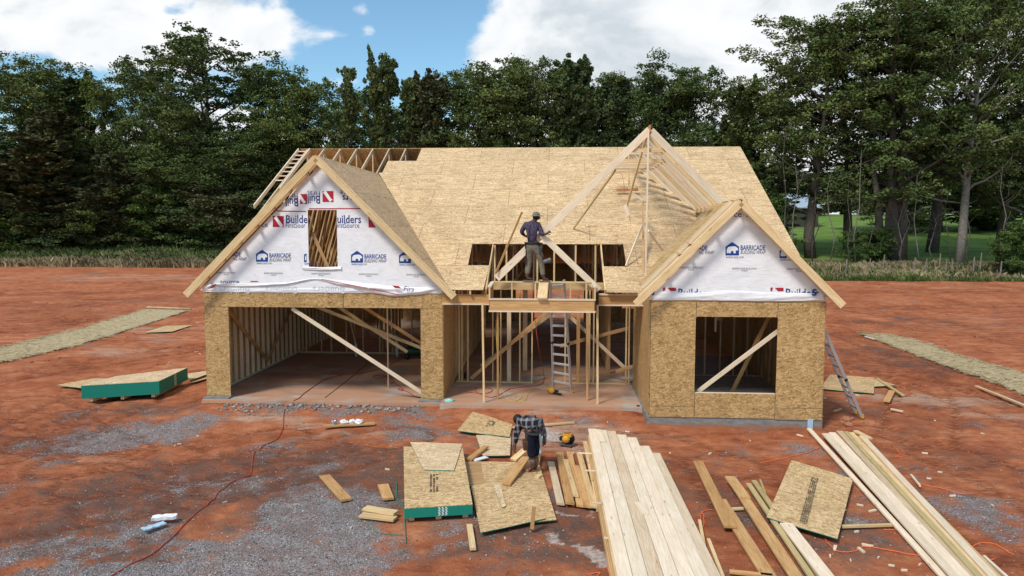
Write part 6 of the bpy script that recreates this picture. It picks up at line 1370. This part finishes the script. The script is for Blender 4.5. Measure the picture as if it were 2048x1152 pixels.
# far trees on the rise behind the lawn, and the barn
for i, (u, v, Y, wd) in enumerate([(1540+48*q_, 318+(q_*29) % 40, 150+(q_*7) % 22, 66) for q_ in range(13)]):
    tree('oak3', u, v, Y, wd, 'far dark tree beyond the lawn, seen under the big crowns', 'leaf', group='far trees beyond the lawn')
for i in [0, 1, 2, 3, 4, 5, 6, 7, 21, 22, 23]:
    u = -60+i*88; tree(('oak1', 'oak3', 'ced4')[i % 3], u, 225+((i*37) % 60), 104+(i % 4)*3, 90, 'dark tree in the back rows of the wood', 'leaf' if i % 3 < 2 else 'cedar', group='back rows of the wood')
bn_ = onY(1582, 436, 118); bz = float(terrain(np.array([bn_.x]), np.array([118.0]))[0])
barn = empty('barn', (bn_.x, 118, bz), 'low barn with pale blue metal roof half hidden behind the trees at right', 'barn')
eave = onY(1582, 415, 118).z; peak = onY(1582, 388, 124).z
MB().box(bn_.x-4.2, bn_.x+4.2, 118.3, 130, bz-2, eave-.1).build('wall', simple('barn_wall', (.06, .065, .06), .9), barn)
mroof = simple('metal_roof', (.40, .50, .58), .4, .5, .2, .06, 2)
MB().add([(bn_.x-4.6, 117.8, eave), (bn_.x+4.6, 117.8, eave), (bn_.x+4.6, 124, peak), (bn_.x-4.6, 124, peak), (bn_.x-4.6, 117.8, eave-.12), (bn_.x+4.6, 117.8, eave-.12), (bn_.x+4.6, 124, peak-.12), (bn_.x-4.6, 124, peak-.12)], BOXF).add([(bn_.x-4.6, 124.01, peak), (bn_.x+4.6, 124.01, peak), (bn_.x+4.6, 130, eave), (bn_.x-4.6, 130, eave), (bn_.x-4.6, 124.01, peak-.12), (bn_.x+4.6, 124.01, peak-.12), (bn_.x+4.6, 130, eave-.12), (bn_.x-4.6, 130, eave-.12)], BOXF).build('roof', mroof, barn)

# rough grass between the clay and the wood
def tufts(name, n, xr, dy0, dy1, hmin, hmax, m, label, seed, wd=.10):
    r = np.random.RandomState(seed); x = r.uniform(*xr, n); y = edge_line(x)+dy0+(dy1-dy0)*r.rand(n)+1.2*(fbm(x*.2, x*.13, 3)-.5)
    keep = fbm(x*.25+5, y*.4, 4)+.25*r.rand(n) > .5; x, y = x[keep], y[keep]; n = len(x); B = 5
    z = terrain(x, y); hh = (hmin+(hmax-hmin)*r.rand(n)**1.5)*(.6+.8*fbm(x*.4, y*.4, 3))
    a = r.rand(n, B)*6.28; lean = r.rand(n, B)*.7; bx = x[:, None]+r.normal(size=(n, B))*.16; by = y[:, None]+r.normal(size=(n, B))*.16
    h2 = hh[:, None]*(.6+.5*r.rand(n, B)); w_ = wd*(.5+r.rand(n, B)); zz = np.repeat(z[:, None], B, 1)-.03
    p0 = np.stack([bx-w_/2, by, zz], -1); p1 = np.stack([bx+w_/2, by+w_*.4, zz], -1)
    pm = np.stack([bx+np.cos(a)*lean*h2*.35+w_*.3, by+np.sin(a)*lean*h2*.35, zz+h2*.62], -1); p2 = np.stack([bx+np.cos(a)*lean*h2, by+np.sin(a)*lean*h2, zz+h2*(1-.35*lean)], -1)
    V = np.stack([p0, p1, pm, p2], 2).reshape(-1, 3); T = n*B; i0 = np.arange(T)*4
    F = np.concatenate([np.stack([i0, i0+1, i0+2], -1), np.stack([i0, i0+2, i0+3], -1)])
    tn = np.repeat(np.clip(.5+.5*(fbm(x*.3, y*.3, 3)-.5)*3+.2*r.normal(size=n), 0, 1), B*4)
    return tag(link(name, np_mesh(name, V, F, 3, False, dict(tone=tn)), m), label, 'grass', None, 'stuff')
dry = tone_mat('dry_grass', [(0, (.14, .115, .06)), (.5, (.27, .215, .12)), (1, (.42, .34, .20))]); grn = tone_mat('green_weeds', [(0, (.035, .06, .014)), (.6, (.075, .115, .028)), (1, (.16, .19, .06))])
tufts('dry_brush', 26000, (-62, -2), -.3, 8, .3, 1.05, dry, 'tangled dry brown grass along the left edge of the wood', 1, .12)
tufts('green_weeds', 22000, (-62, -2), 2.5, 15, .4, 1.3, grn, 'green weeds in front of the left trees', 2, .14)
tufts('rough_grass', 12000, (10, 62), -.3, 7, .15, .7, grn, 'olive rough grass between the clay and the right trees', 3, .10)
tufts('dry_grass', 6000, (10, 62), .5, 6.5, .2, .9, dry, 'dry pale grass tufts at the right', 4, .10)

bpy.context.view_layer.update()
